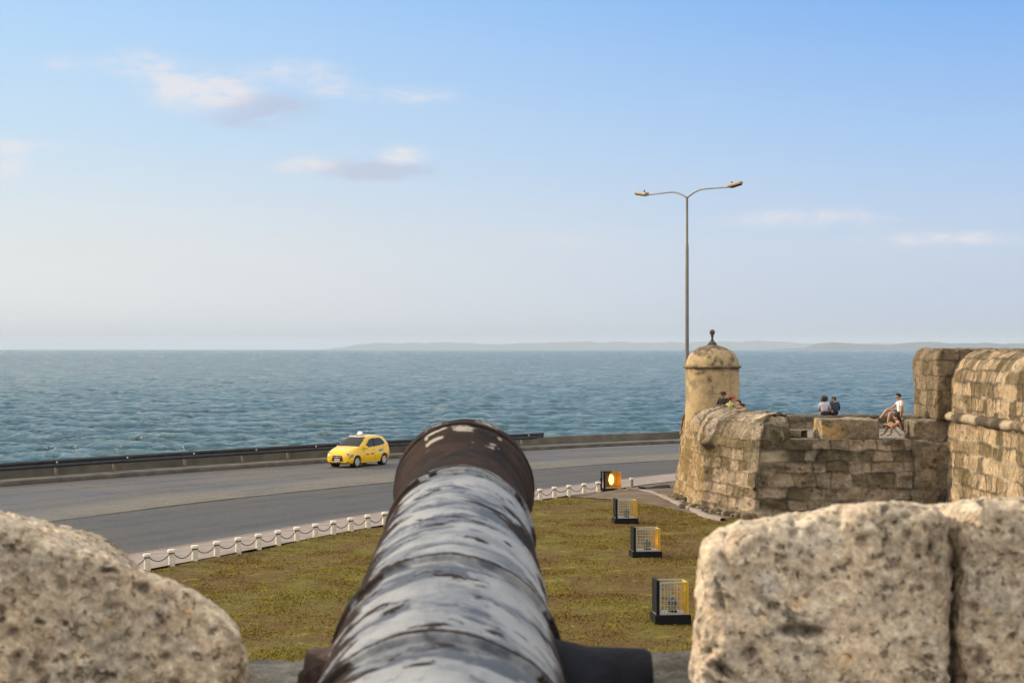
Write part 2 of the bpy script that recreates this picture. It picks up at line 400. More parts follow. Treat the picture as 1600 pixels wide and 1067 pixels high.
def strip2(name, A, B, z, mat, nv=26, edge=(0, 0)):
    # rows run from A straight across to the nearest point of B
    a = resample(A, 700); b = resample(B, 3000)
    idx = np.array([np.argmin(((b - q) ** 2).sum(1)) for q in a]); idx = np.maximum.accumulate(idx); bb = b[idx]
    v = np.linspace(0, 1, nv)[:, None]
    X = a[None, :, 0] * (1 - v) + bb[None, :, 0] * v; Y = a[None, :, 1] * (1 - v) + bb[None, :, 1] * v
    e = np.maximum(np.clip(1 - v / .16, 0, 1) * edge[0], np.clip(1 - (1 - v) / .16, 0, 1) * edge[1]) + 0 * X
    return tag(grid(name, np.stack([X, Y, X * 0 + z], -1), mat, attrs={'edge': e, 'lane': v + 0 * X}, flip=True), kind='structure')
# curves run left to right; "left of travel" is the sea side
strip2('road_sea_lane', M1, K, 0.0, M['asphalt_far'], edge=(.5, .5))
strip2('road_median', M2, M1, 0.03, M['tan_concrete'])
strip2('road_land_lane', RE, M2, 0.0, M['asphalt_near'], edge=(.35, .0))
# ragged dark joint along the near edge of the tan band
Jc = resample(M2, 2600); Jn = (offset(Jc, 1.0) - Jc)
wj = .06 + .07 * np.clip(fbm(np.stack([Jc[:, 0] * .9, Jc[:, 1] * .9, Jc[:, 0] * 0], -1), 3, 3), -.5, 1)
row = lambda d, z: np.stack([Jc[:, 0] + Jn[:, 0] * d, Jc[:, 1] + Jn[:, 1] * d, Jc[:, 0] * 0 + z], -1)
tag(grid('road_joint', np.stack([row(-wj, .006), row(wj * .2, .034)]), M['dark_kerb'], smooth=False, flip=True), kind='structure')

def sweep(name, C, prof, mat, parent=None, closed=True, z0=0.0, smooth=False, jitter=0.0):
    "profile [(offset to the left, z)] swept along C"
    T = np.gradient(C, axis=0); T /= np.linalg.norm(T, axis=1, keepdims=True); N = np.stack([-T[:, 1], T[:, 0]], -1)
    pr = list(prof) + ([prof[0]] if closed else [])
    P = np.stack([np.stack([C[:, 0] + N[:, 0] * o, C[:, 1] + N[:, 1] * o, np.full(len(C), z + z0)], -1) for o, z in pr])
    if jitter: P += (fbm(P * 1.7, 3, 9)[..., None]) * jitter
    return grid(name, P, mat, parent, smooth=smooth)
Kd = resample(K, 1500)
tag(sweep('kerb', Kd, [(0, -.3), (-.02, .02), (0, .17), (.06, .2), (.3, .2), (.3, -.3)], M['dark_kerb'], jitter=.02), kind='structure')
tag(sweep('promenade', Kd, [(.3, -.3), (.3, .195), (1.62, .195), (1.62, -.3)], M['kerb_stone']), kind='structure')
sw = sweep('sea_wall', resample(K, 2600), [(1.6, -4), (1.6, .62), (1.63, .655), (1.95, .66), (2.0, .62), (2.1, -4)], M['seawall'], jitter=.015)
tag(sw, 'long low stained concrete sea wall between the promenade and the water', 'sea wall')
# ground under everything, landward of the kerb
a = resample(K, 500); gy = np.linspace(0, 1, 30)[:, None] ** 2
GX = a[None, :, 0] * np.ones((30, 1)) + gy * 0; GY = a[None, :, 1] * (1 - gy) + gy * (-4000)
GX = GX * (1 + gy * 3)
tag(grid('ground', np.stack([GX, GY, GX * 0 - .06], -1), M['dirt'], flip=False), kind='structure')

# lawn outline: bollard line on the left, apron on the right
bx = BL[(BL[:, 1] > -60) & (BL[:, 0] < 2.2)]
LX = np.r_[bx[:, 0], [2.24, 3.6, 5.06, 6.05, 6.99, 7.4, 16.5]]; LY = np.r_[bx[:, 1], [68.4, 67.2, 65.8, 62.9, 59.9, 59.5, 59.5]]
def lawn_far(x): return np.interp(x, LX, LY)
REs = RE[(RE[:, 0] > -60) & (RE[:, 0] < 20)]
def road_edge(x): return np.interp(x, REs[:, 0], REs[:, 1])
xs = np.linspace(-46, 16, 420); ys = np.linspace(0, 1, 300)[:, None]
LXX = xs[None, :] + ys * 0; LN = np.minimum(4.0, lawn_far(xs) - 1)[None, :]; LYY = LN + (lawn_far(xs)[None, :] - LN) * ys
LZ = .03 + .05 * fbm(np.stack([LXX / 2.5, LYY / 2.5, LXX * 0], -1), 4, 21) + .02
def lawnz(x, y): return .05 + .05 * fbm(np.stack([x / 2.5, y / 2.5, x * 0], -1), 4, 21)
def lawn_mat(name, blades=False):
    m, t, p, co = newmat(name)
    pos = t.n('ShaderNodeNewGeometry').outputs['Position']
    big = t.noise(pos, .30, 6, .66, .6); md = t.noise(pos, 1.5, 6, .7, .3); fi = t.noise(pos, 6, 6, .7)
    c = t.mix(t.mr(t.m('ADD', t.m('MULTIPLY', big, .55), t.m('MULTIPLY', md, .45)), .43, .58), (.118, .078, .028), (.138, .120, .024))
    c = t.mix(t.mr(md, .56, .70, 0, .75), c, (.26, .215, .05))
    c = t.mix(t.mr(fi, .55, .75, 0, .6), c, (.20, .14, .06)); c = t.mix(t.mr(fi, .42, .25, 0, .7), c, (.08, .058, .022))
    if blades:
        a_ = t.attr('tone'); c = t.mix(1.0, c, t.comb(t.m('ADD', 1.05, t.m('MULTIPLY', a_, .9)), t.m('ADD', 1.0, t.m('MULTIPLY', a_, .75)), .9), 'MULTIPLY')
    t.put(p.inputs['Base Color'], c); p.inputs['Roughness'].default_value = .9; p.inputs['Specular IOR Level'].default_value = .15
    if not blades: t.put(p.inputs['Normal'], t.bump(t.m('ADD', fi, md), .9, .08))
    return m
M['lawn'] = lawn_mat('dry lawn earth'); M['blade'] = lawn_mat('dry grass blades', True)
tag(grid('lawn_ground', np.stack([LXX, LYY, LZ], -1), M['lawn'], flip=False), kind='structure')
nb = 560000
D0 = 9 + (68 - 9) * RNG.random(nb) ** .8; px = RNG.uniform(180, 1600, nb); gx = (px - 800) / F * D0 * 1.12 ; gyy = D0
keep = (gyy < lawn_far(gx) - .12) & (gyy > 8) & (gx < 15.2)
gx, gyy = gx[keep], gyy[keep]
cl = fbm(np.stack([gx / 1.1, gyy / 1.1, gx * 0], -1), 4, 33); k2 = RNG.random(len(gx)) < np.clip(.72 + cl * .6, .2, 1); gx, gyy, cl = gx[k2], gyy[k2], cl[k2]
n = len(gx); hgt = (.018 + .036 * RNG.random(n)) * (1 + .4 * np.clip(cl, -.5, 1)); wd = .010 + .014 * RNG.random(n); th = RNG.uniform(0, 6.283, n); ln = .05 * RNG.standard_normal((n, 2)); gz = lawnz(gx, gyy) - .01
dx, dy = np.cos(th) * wd, np.sin(th) * wd
V = np.stack([np.stack([gx - dx, gyy - dy, gz], -1), np.stack([gx + dx, gyy + dy, gz], -1), np.stack([gx + ln[:, 0], gyy + ln[:, 1], gz + hgt], -1)], 1)
tone = np.repeat(RNG.random(n), 3)
tag(mesh_np('grass', V.reshape(-1, 3), np.arange(3 * n).reshape(-1, 3), M['blade'], attrs={'tone': tone}, smooth=False),
    'patchy dry green and brown grass covering the lawn below the cannon', 'grass', kind='stuff')

# pavement between lawn / apron and road
xs = np.linspace(-45, 2.24, 400); v = np.linspace(0, 1, 12)[:, None]
Yp = (lawn_far(xs) - .06)[None] * (1 - v) + (road_edge(xs))[None] * v
tag(grid('pavement', np.stack([xs[None] + v * 0, Yp, Yp * 0 + .105], -1), M['pavement'], flip=False), kind='structure')
bly = lambda x: np.interp(x, BL[:, 0], BL[:, 1])
xs = np.linspace(2.24, 19, 120)
Yp = bly(xs)[None] * (1 - v) + road_edge(xs)[None] * v
tag(grid('pavement_bend', np.stack([xs[None] + v * 0, Yp, Yp * 0 + .105], -1), M['pavement']), kind='structure')
v = np.linspace(0, 1, 60)[:, None]
Yp = lawn_far(xs)[None] * (1 - v) + bly(xs)[None] * v; Xp = xs[None] + v * 0
Zp = .07 + .06 * np.sin(np.clip(v, 0, 1) * math.pi) * np.exp(-((Xp - 4.6) / 2.2) ** 2) * 2 + .02 * fbm(np.stack([Xp, Yp, Xp * 0], -1), 4, 4)
tag(grid('earth_apron', np.stack([Xp, Yp, Zp], -1), M['dirt']), kind='structure')
# road side kerb face of the pavement
Re = resample(RE, 900); tag(sweep('pavement_kerb', Re, [(-.12, -.2), (-.12, .115), (.0, .115), (.02, -.2)], M['pavement']), kind='structure')

def ring_kerb(name, pts, wdt, hgt, mat, label, cat):
    C = resample(catmull([G(*p)[:2] for p in pts]), 90)
    return tag(sweep(name, C, [(-wdt / 2, -.1), (-wdt / 2, hgt - .02), (-wdt / 2 + .03, hgt), (wdt / 2 - .03, hgt), (wdt / 2, hgt - .02), (wdt / 2, -.1)], mat, jitter=.03), label, cat)
ring_kerb('edging_kerb', [(980, 770), (1008, 773), (1034, 781), (1058, 791), (1084, 802), (1104, 812), (1130, 818)], .22, .2, M['pavement'],
          'pale curved concrete edging sweeping along the lawn corner to the bastion foot', 'edging')
ring_kerb('drain_kerb', [(1002, 769), (1030, 766), (1048, 765), (1062, 768)], .35, .22, M['dark_kerb'],
          'dark low drain edging beside the bastion foot near the road', 'edging')

# ------------------------------------------------------------------ sea
f10 = F * 1024 / 1600; zs = -2.5; Hs = H - zs
rows = []; D = 70.0
while D < 60000:
    rows.append(D); D += max(.22, D * D / (f10 * Hs) * (.42 if D < 1500 else .6))
rows = np.array(rows)
angs = np.r_[np.linspace(-75, -20, 60)[:-1], np.linspace(-20, 20, 1150), np.linspace(20, 75, 60)[1:]]
A = np.radians(angs)[None, :]; DD = rows[:, None]
X0 = DD * np.tan(np.clip(A, -1.3, 1.3)); Y0 = DD + 0 * A
dD = np.gradient(rows)[:, None]
Z = np.zeros_like(X0); DXx = np.zeros_like(X0); DYy = np.zeros_like(X0); SL = np.zeros_like(X0)
rr = np.random.default_rng(3)
far = np.hypot(X0, Y0)
for i in range(64):
    lam = .70 * (15 / .70) ** (i / 63.0) * rr.uniform(.9, 1.1); k = 2 * math.pi / lam
    th = R(-78) + rr.normal(0, .55); kx, ky = math.cos(th), math.sin(th)
    stp = .046 if lam < 4 else (.028 if lam < 8 else .014)
    amp = stp / k * rr.uniform(.6, 1.5); ph = rr.uniform(0, 6.28)
    fade = np.maximum(np.clip(lam / (dD * 2.0) - .8, 0, 1), .8 if lam > 1.5 else .4)
    q = k * (kx * X0 + ky * Y0) + ph; s_, c_ = np.sin(q), np.cos(q)
    grp = .6 + .8 * vn(np.stack([X0 / (lam * 5) + i * 7, Y0 / (lam * 5), X0 * 0], -1), i) if lam > 2.5 else 1.0
    a_ = amp * fade * grp * 1.9
    Z += a_ * s_; DXx += a_ * kx * c_; DYy += a_ * ky * c_; SL += a_ * k * s_
foam = np.clip((SL - .85) * 4.0, 0, 1)
# sparse whitecaps farther out and broken water by the wall
wc = vn(np.stack([X0 / 9, Y0 / 7, X0 * 0], -1), 91) * .5 + vn(np.stack([X0 / 2.7, Y0 / 2.1, X0 * 0], -1), 92) * .5
foam = np.clip(foam + np.clip((wc - .66) * 9, 0, 1) * .8 * (far < 6000), 0, 1)
X1, Y1 = X0 - DXx, Y0 - DYy
m, t, p, co = newmat('choppy sea water')
pos = t.n('ShaderNodeNewGeometry').outputs['Position']
b1 = t.noise(t.scale(pos, (.8, 1.3, 1)), 1.5, 8, .68); b2 = t.noise(t.scale(pos, (.6, 1.4, 1)), .13, 8, .72, .3); b3 = t.noise(t.scale(pos, (.4, 1.2, 1)), .016, 8, .72)
hh = t.m('ADD', t.m('MULTIPLY', b1, .5), t.m('ADD', t.m('MULTIPLY', b2, 4.5), t.m('MULTIPLY', b3, 20.0)))
c = t.mix(t.mr(b2, .38, .62), (.022, .100, .145), (.058, .185, .222))
c = t.mix(t.mr(b3, .35, .65, 0, .5), c, (.012, .105, .165))
fo = t.m('MULTIPLY', t.attr('foam'), t.mr(b1, .35, .6)); spk = t.mr(b2, .695, .76, 0, .55)
c = t.mix(t.m('MAXIMUM', fo, spk), c, (.55, .62, .64))
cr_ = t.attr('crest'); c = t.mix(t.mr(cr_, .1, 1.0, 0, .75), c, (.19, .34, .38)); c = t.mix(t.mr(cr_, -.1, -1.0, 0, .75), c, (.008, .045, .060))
t.put(p.inputs['Base Color'], c); t.put(p.inputs['Roughness'], t.m('ADD', .17, t.m('MULTIPLY', fo, .5)))
p.inputs['IOR'].default_value = 1.33; p.inputs['Specular IOR Level'].default_value = .5
t.put(p.inputs['Normal'], t.bump(hh, 1.0, 1.25)); M['sea'] = m
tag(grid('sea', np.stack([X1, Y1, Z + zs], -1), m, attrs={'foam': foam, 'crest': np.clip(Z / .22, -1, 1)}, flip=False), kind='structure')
sb = MB(); sb.box((0, -1000, -3.6), (90000, 2000, .1)); tag(sb.build('sea_bed', M['dirt']), kind='structure')

# distant land across the bay
def hills(name, D, pts, seed, th=900):
    xs_ = np.linspace(pts[0][0], pts[-1][0], 260); hy = np.interp(xs_, [q[0] for q in pts], [q[1] for q in pts])
    X = (xs_ - 800) / F * D; hgt = hy / F * D * (1 + .07 * fbm(np.stack([xs_ / 22, xs_ * 0, xs_ * 0], -1), 4, seed)); hgt = np.maximum(hgt, 1)
    prof = [(-.0, 0.0), (.15, .45), (.35, .8), (.55, 1.0), (.8, .7), (1.0, 0.0)]
    P = np.stack([np.stack([X, np.full_like(X, D + th * q[0]), zs + hgt * q[1] * (1 + 0 * X)], -1) for q in prof])
    P[1:-1, :, 2] += fbm(P[1:-1] / 260., 3, seed + 5) * hgt[None] * .12
    return tag(grid(name, P, M['far_hill']), kind='structure')
M['far_hill'] = simple('distant wooded hills', (.035, .055, .06), .95, var=.3, nscale=.004)
hills('far_hills', 33000, [(500, 0), (540, 7), (585, 11.5), (620, 9.5), (690, 12.5), (760, 9.5), (900, 12.5), (1010, 11.5), (1120, 12.5), (1200, 14.5), (1290, 11), (1420, 10), (1560, 8), (1760, 9), (1900, 0)], 4, 2500)
hills('near_headland', 20000, [(1285, 0), (1292, 7), (1305, 12.5), (1325, 13), (1350, 10.5), (1385, 9.5), (1420, 7.5), (1450, 11), (1500, 12.5), (1560, 10), (1700, 13), (1900, 8), (2000, 0)], 8, 1800)
hills('sand_spit', 21500, [(1200, 0), (1215, 2.2), (1290, 3.0), (1400, 2.0), (1420, 0)], 9, 300)

# ------------------------------------------------------------------ masonry
class Masonry:
    def __init__(s, seed, rh=(.34, .5), bw=(.4, 1.0), L=80, Ht=12):
        g = np.random.default_rng(seed); s.rows = np.cumsum(g.uniform(*rh, int(Ht / rh[0]) + 2)) - 1.0
        s.b = [np.cumsum(g.uniform(*bw, int(L / bw[0]) + 4)) - 1 - g.random() * bw[0] for _ in s.rows]; s.seed = seed
        s.hash = g.random((len(s.rows) + 2, 400))
    def __call__(s, u, z, warp=.05):
        q = np.stack([u * 1.6, z * 1.6, u * 0 + s.seed], -1)
        u = u + warp * fbm(q, 3, s.seed); z = z + warp * .8 * fbm(q + 9.1, 3, s.seed + 3)
        r = np.clip(np.searchsorted(s.rows, z.ravel()), 1, len(s.rows) - 1).reshape(z.shape)
        dz = np.minimum(z - s.rows[r - 1], s.rows[r] - z); du = np.full(u.shape, 9.0); hid = np.zeros(u.shape)
        for k in np.unique(r):
            mk = r == k; b = s.b[k]; i = np.clip(np.searchsorted(b, u[mk]), 1, len(b) - 1)
            du[mk] = np.minimum(u[mk] - b[i - 1], b[i] - u[mk]); hid[mk] = s.hash[k, i % 400]
        return np.minimum(du, dz), hid
def stone_disp(P, d, hid, seed, joint=.035, jw=.035, rough=.05, blk=.05, pits=.05):
    jn = np.exp(-(np.clip(d, 0, 1) / (jw * 1.25)) ** 4)
    keepj = np.clip(.75 + 1.3 * vn(P * 1.3, seed + 40), .05, 1)
    wv = wor(P * 4.2, seed + 7); pit = np.clip((.30 - wv) / .2, 0, 1) * (vn(P * 1.3, seed + 8) > -.1)
    D_ = -joint * jn * keepj + blk * (hid - .5) + rough * fbm(P * 3.1, 4, seed + 1) - pits * pit
    tint = np.sign(hid - .5) * np.abs(2 * (hid - .5)) ** .7 * .52 + .30 * fbm(P * .6, 4, seed + 2) + .16 * fbm(P * 4.0, 3, seed + 12) * .6
    pitc = np.clip(1.0 * jn * keepj + pit * .9, 0, 1)
    mort = np.clip(jn * 1.3 - .25, 0, 1) * np.clip(1 - keepj * 1.5, 0, 1)
    return D_, np.clip(tint, -.62, .7), pitc, mort

def msheet(name, base, mat, parent, seed, u=None, zc=None, flip=False, **kw):
    "masonry-displaced grid; base (ny,nx,3)"
    N = gnormals(base) * (-1 if flip else 1)
    if u is None: u = np.r_[0, np.cumsum(np.linalg.norm(np.diff(base[0], axis=0), axis=1))][None, :] + 0 * base[..., 0]
    if zc is None: zc = np.vstack([np.zeros((1, base.shape[1])), np.cumsum(np.linalg.norm(np.diff(base, axis=0), axis=2), axis=0)]) + kw.pop('z0', 0)
    else: kw.pop('z0', 0)
    ms = Masonry(seed, kw.pop('rh', (.38, .56)), kw.pop('bw', (.40, 1.1)))
    d, hid = ms(u, zc, kw.pop('warp', .06)); extra = kw.pop('extra', None)
    carve = kw.pop('carve', None); disp, tint, pit, mort = stone_disp(base, d, hid, seed, **kw)
    if carve is not None:
        cv = carve(base, u); disp = disp - cv; pit = np.clip(pit + np.clip(cv * 1.6 - .05, 0, .35), 0, 1)
    P = base + N * disp[..., None]
    at = {'tint': tint, 'pit': pit, 'mortar': mort}
    if extra: at.update(extra(base, hid, d))
    return grid(name, P, mat, parent, at, flip=flip)

def rbox(c, half, r, n, warp=None):
    "rounded box surface -> welded V, N, Q"
    half = np.array(half, float); V = []; Q = []; off = 0
    for ax in range(3):
        for sg in (-1, 1):
            a, b = [(1, 2), (2, 0), (0, 1)][ax]; na = max(3, int(n * half[a] / half.max())); nb_ = max(3, int(n * half[b] / half.max()))
            A_, B_ = np.meshgrid(np.linspace(-1, 1, na), np.linspace(-1, 1, nb_))
            p_ = np.zeros(A_.shape + (3,)); p_[..., ax] = sg; p_[..., a] = A_; p_[..., b] = B_
            V.append((p_ * half).reshape(-1, 3)); Q.append(gridq(nb_, na, sg < 0, off)); off += A_.size
    V = np.concatenate(V); Q = np.concatenate(Q)
    key = np.round(V * 2e4).astype(np.int64); _, idx, inv = np.unique(key, axis=0, return_index=True, return_inverse=True)
    V = V[idx]; Q = inv.ravel()[Q]
    inner = np.clip(V, -(half - r), half - r); dv = V - inner; ln_ = np.linalg.norm(dv, axis=1, keepdims=True); N = dv / np.maximum(ln_, 1e-9)
    V = inner + N * r + np.array(c); return V, N, Q

# ------------------------------------------------------------------ bastion
bast = tag(empty('bastion', (11, 64, 0)), 'low angular stone bastion with worn battered walls standing beyond the lawn on the right', 'bastion')
def loc(P, root): return P - np.array(root.location)
# outline, anticlockwise seen from above reversed: sea side -> A -> B -> C -> D
OUT = [(17.5, 71.6), (6.9, 70.2), (6.75, 69.2), (7.0, 62.9), (8.6, 59.25), (15.75, 59.3)]
def smooth_outline(OUT, r=.09):
    out = []; n = len(OUT)
    for i, p_ in enumerate(OUT):
        p_ = np.array(p_)
        if i in (0, n - 1): out.append(p_); continue
        a = np.array(OUT[i - 1]) - p_; b = np.array(OUT[i + 1]) - p_; a /= np.linalg.norm(a); b /= np.linalg.norm(b)
        for k in range(5):
            u = k / 4; out.append((1 - u) ** 2 * (p_ + a * r) + 2 * u * (1 - u) * p_ + u * u * (p_ + b * r))
    return np.array(out)
OC = smooth_outline(OUT); L_ = clen(OC)[-1]; OC = resample(OC, int(L_ / .045))
T_ = np.gradient(OC, axis=0); T_ /= np.linalg.norm(T_, axis=1, keepdims=True); IN = np.stack([-T_[:, 1], T_[:, 0]], -1)
def smo(a, k):
    kk = np.ones(k) / k; o = np.stack([np.convolve(np.pad(a[:, i], k // 2, mode='edge'), kk, 'valid')[:len(a)] for i in range(2)], -1)
    return o / np.linalg.norm(o, axis=1, keepdims=True)
INs = smo(IN, 17)
def at_in(d, z, N_=None):
    N_ = IN if N_ is None else N_
    return np.stack([OC[:, 0] + N_[:, 0] * d, OC[:, 1] + N_[:, 1] * d, np.full(len(OC), z)], -1)
SS = clen(OC)
def wallrow(z):       # batter: 0.38 m over the height, bulging foot
    d = .38 * (z / 2.85) ; return at_in(d - .10 * max(0, .5 - z) * 1.2, z)
base = np.stack([wallrow(z) for z in np.arange(-.2, 2.90, .045)])
def patch_extra(b, hid, d):
    X, Y, Zz = b[..., 0], b[..., 1], b[..., 2]
    pale = np.exp(-(((X - 9.25) / .55) ** 4 + ((Zz - 2.22) / .24) ** 4)) * (Y < 60.5) * .8
    pale = pale + .35 * np.exp(-(((X - 9.7) / .3) ** 2 + ((Zz - 1.35) / .3) ** 2)) * (Y < 60.5)
    flank = np.clip((62.9 - 0 * Y) * 0 + (X < 8.55) * 1.0, 0, 1) * .25
    return {'pale': pale, 'yellow': np.clip((X < 7.25) * .30 + 0 * X, 0, 1) + np.clip((X < 8.6) * (X >= 7.25) * .08, 0, 1)}
base_l = base - np.array(bast.location)
sBc = SS[np.argmin(np.hypot(OC[:, 0] - 7.0, OC[:, 1] - 62.9))]
def carve_wall(b, u):
    s_ = u - sBc - .55 + .12 * fbm(b * .9, 3, 404); z = b[..., 2]
    g = .22 * np.exp(-(s_ / .17) ** 2) * np.clip(.55 + .9 * vn(b * 1.2, 405), .1, 1.2) + .12 * np.exp(-((s_ + 1.35) / .10) ** 2) * np.clip(vn(b * .8, 406) + .3, 0, 1)
    g = g + .25 * np.exp(-((s_) / .28) ** 2 - ((z - 2.55) / .22) ** 2)
    for (x0, z0, rx, rz, dp) in ((14.35, .85, .16, .12, .3), (14.1, 1.6, .22, .16, .22), (10.9, 2.35, .07, .10, .2), (14.6, .35, .12, .1, .25)):
        g = g + dp * np.exp(-((b[..., 0] - x0) / rx) ** 2 - ((z - z0) / rz) ** 2) * (b[..., 1] < 61)
    return g
w_ = msheet('wall', base, M['bastion'], bast, 11, carve=carve_wall, zc=base[..., 2] + 0, u=SS[None, :] + 0 * base[..., 0], rough=.055, pits=.08, joint=.045, jw=.028, blk=.030, extra=patch_extra, flip=True)
w_.location = -Vector(bast.location)
# rounded parapet round the sentry end, up to the first opening
sel = (SS >= SS[np.argmin(np.hypot(OC[:, 0] - 8.4, OC[:, 1] - 70.4))]) & ~((OC[:, 0] > 10.02) & (OC[:, 1] < 60))
prof = [(.38, 2.82), (.40, 2.98), (.44, 3.12), (.52, 3.26), (.64, 3.39), (.80, 3.50), (1.0, 3.60), (1.2, 3.67), (1.4, 3.72), (1.58, 3.745), (1.75, 3.75), (1.9, 3.74), (1.97, 3.70), (1.99, 3.5), (2.0, 3.2), (2.0, 2.78)]
pp = np.array(prof); pl = np.r_[0, np.cumsum(np.linalg.norm(np.diff(pp, axis=0), axis=1))]; sN = np.arange(0, pl[-1], .045)
pd, pz = np.interp(sN, pl, pp[:, 0]), np.interp(sN, pl, pp[:, 1])
Ob, Ib, Isb, Sb = OC[sel], IN[sel], smo(IN, 41)[sel], SS[sel]
def prow(d, z):
    f_ = min(1.0, (d - .38) / .5); N_ = Ib * (1 - f_) + Isb * f_; N_ = N_ / np.linalg.norm(N_, axis=1, keepdims=True)
    zz = np.full(len(Ob), z)
    front = np.clip((Ob[:, 0] - 8.7) / .8, 0, 1) * (Ob[:, 1] < 60)          # lower towards the opening
    zz = zz - front * max(0, z - 2.9) * .16 + max(0, z - 2.9) * .08 * np.clip((Ob[:, 1] - 62) / 5, 0, 1)
    return np.stack([Ob[:, 0] + N_[:, 0] * d, Ob[:, 1] + N_[:, 1] * d, zz], -1)
base = np.stack([prow(d, z) for d, z in zip(pd, pz)])
w_ = msheet('rounded_parapet', base, M['bastion'], bast, 23, u=Sb[None] + 0 * base[..., 0], zc=sN[:, None] * .8 + 0 * base[..., 0], rough=.06, pits=.08, joint=.045, jw=.028, blk=.035, bw=(.3, .6), rh=(.5, .9),
            extra=lambda b, h, d: {'yellow': (b[..., 0] < 7.35) * .3, 'pale': (b[..., 2] > 3.55) * .25 * (h > .3)}, flip=True)
w_.location = -Vector(bast.location)
# end cap of the parapet at the opening
endc = base[:, -1]; mb = MB(); vs = [mb.bm.verts.new(Vector(q) - Vector(bast.location)) for q in endc]; mb.bm.faces.new(vs); mb.build('parapet_end', M['bastion'], bast)
# floor
mb = MB(); fl = [(OC[i, 0] + INs[i, 0] * .42, OC[i, 1] + INs[i, 1] * .42) for i in range(0, len(OC), 12)] + [(17.5, 59.75)]
mb.prism([(x - 11, y - 64, 2.66) for x, y in fl], (0, 0, .16)); mb.build('walkway_floor', simple('dusty stone floor', (.22, .19, .155), .9, var=.2, nscale=1.5, bump=.4), bast)
# inner step that people stand and sit on
C_ = resample(np.array([(9.3, 66.6), (9.45, 62.9), (11.0, 61.9)]), 40)
st_ = sweep('inner_step', C_, [(-.05, 2.8), (-.05, 3.1), (-.6, 3.1), (-.6, 2.8)], M['bastion'], bast, jitter=.02); st_.location = -Vector(bast.location)

def stone_obj(name, c, half, r, n, mat, parent, seed, rough=.02, fs=3.0, pits=.02, ps=5.0, masonry=None, warp=None, extra=None, root=None, joint=.03, cav=.30, blk=.03):
    V, N, Q = rbox(c, half, r, n)
    if warp is not None: V = warp(V)
    d_ = rough * fbm(V * fs, 5, seed, .55)
    wv = wor(V * ps + .35 * np.stack([vn(V * ps * .8, seed + 11), vn(V * ps * .8, seed + 12), vn(V * ps * .8, seed + 13)], -1), seed + 3)
    msk = np.clip(.5 + 1.6 * vn(V * fs * .9, seed + 5), 0, 1)
    pit = np.clip((cav - wv) / (cav * .6), 0, 1) * msk
    d_ = d_ - pits * pit; tint = .25 * fbm(V * fs * .35, 3, seed + 6); pc = pit * .9
    if masonry is not None:
        ms = Masonry(seed, *masonry); d, hid = ms(V[:, 0] * 1.0 + V[:, 1] * 1.0 + 30, V[:, 2], .08)
        jn = np.exp(-(np.clip(d, 0, 1) / .035) ** 2) * np.clip(.6 + 1.1 * vn(V * 1.1, seed + 9), .2, 1); d_ += -joint * jn + blk * (hid - .5); tint = tint + (hid - .5) * .6; pc = np.clip(pc + jn * .85, 0, 1)
    V = V + N * d_[:, None]
    at = {'tint': np.clip(tint, -.6, .6), 'pit': pc}
    if extra is not None: at.update(extra(V))
    if root is not None: V = V - np.array(root.location)
    return mesh_np(name, V, Q, mat, parent, at)
# merlon between the two openings
stone_obj('merlon', (12.14, 60.55, 3.15), (1.04, .85, .44), .07, 70, M['bastion'], bast, 31, .035, 3, .03, 4, extra=lambda V: {'yellow': np.clip((12.1 - V[:, 0]) * 1.2, 0, 1) * (fbm(V * 2.2, 3, 5) > -.05) * .85 * (V[:, 2] < 3.5)}, root=bast)
stone_obj('merlon', (15.1, 60.6, 3.12), (.72, .85, .43), .09, 50, M['bastion'], bast, 37, .07, 2.2, .03, 4, root=bast,
          warp=lambda V: np.stack([V[:, 0], V[:, 1] + 0 * V[:, 0], V[:, 2] + np.clip((V[:, 2] - 2.9), 0, 1) * .0], -1))
# broken sill stones along the front between the merlons
for i, (x0, x1) in enumerate([(9.95, 10.42), (10.44, 11.0), (13.28, 13.75), (13.77, 14.3)]):
    stone_obj('sill_stone', ((x0 + x1) / 2, 59.98, 2.78), ((x1 - x0) / 2, .34, .10), .05, 20, M['bastion'], bast, 50 + i, .03, 4, .0, 4, root=bast)
# seaside parapet of the bastion
stone_obj('sea_parapet', (13.2, 69.35, 3.02), (3.9, .65, .36), .1, 170, M['bastion'], bast, 61, .05, 2.2, .04, 3, masonry=((.3, .4), (.5, .9)), root=bast)
# rubble and lower buttress where the bastion meets the rampart
stone_obj('corner_buttress', (15.05, 59.45, 1.35), (.75, .32, 1.45), .18, 70, M['dark_stone'], bast, 71, .09, 1.6, .08, 3, masonry=((.34, .5), (.4, .8)), root=bast,
          warp=lambda V: np.stack([V[:, 0], V[:, 1] + V[:, 2] * .12 - .2, V[:, 2]], -1))
g_ = np.random.default_rng(9)
for i in range(16):     # loose stones along the foot
    x, y = [(6.45 + .1 * g_.random(), 68.5 - i * .9) if i < 7 else (6.75 + (i - 7) * .19, 62.4 - (i - 7) * .42)][0]
    s_ = .12 + .16 * g_.random()
    o = stone_obj('foot_stone', (x + .12, y, s_ * .4), (s_, s_ * .8, s_ * .7), s_ * .45, 12, M['dark_stone'], None, 80 + i, .03, 5, 0, 5)
    tag(o, '%s rough loose stone from the road end along the bastion foot' % 'first second third fourth fifth sixth seventh eighth ninth tenth eleventh twelfth thirteenth fourteenth fifteenth sixteenth'.split()[i], 'stone', 'loose stones at the bastion foot')

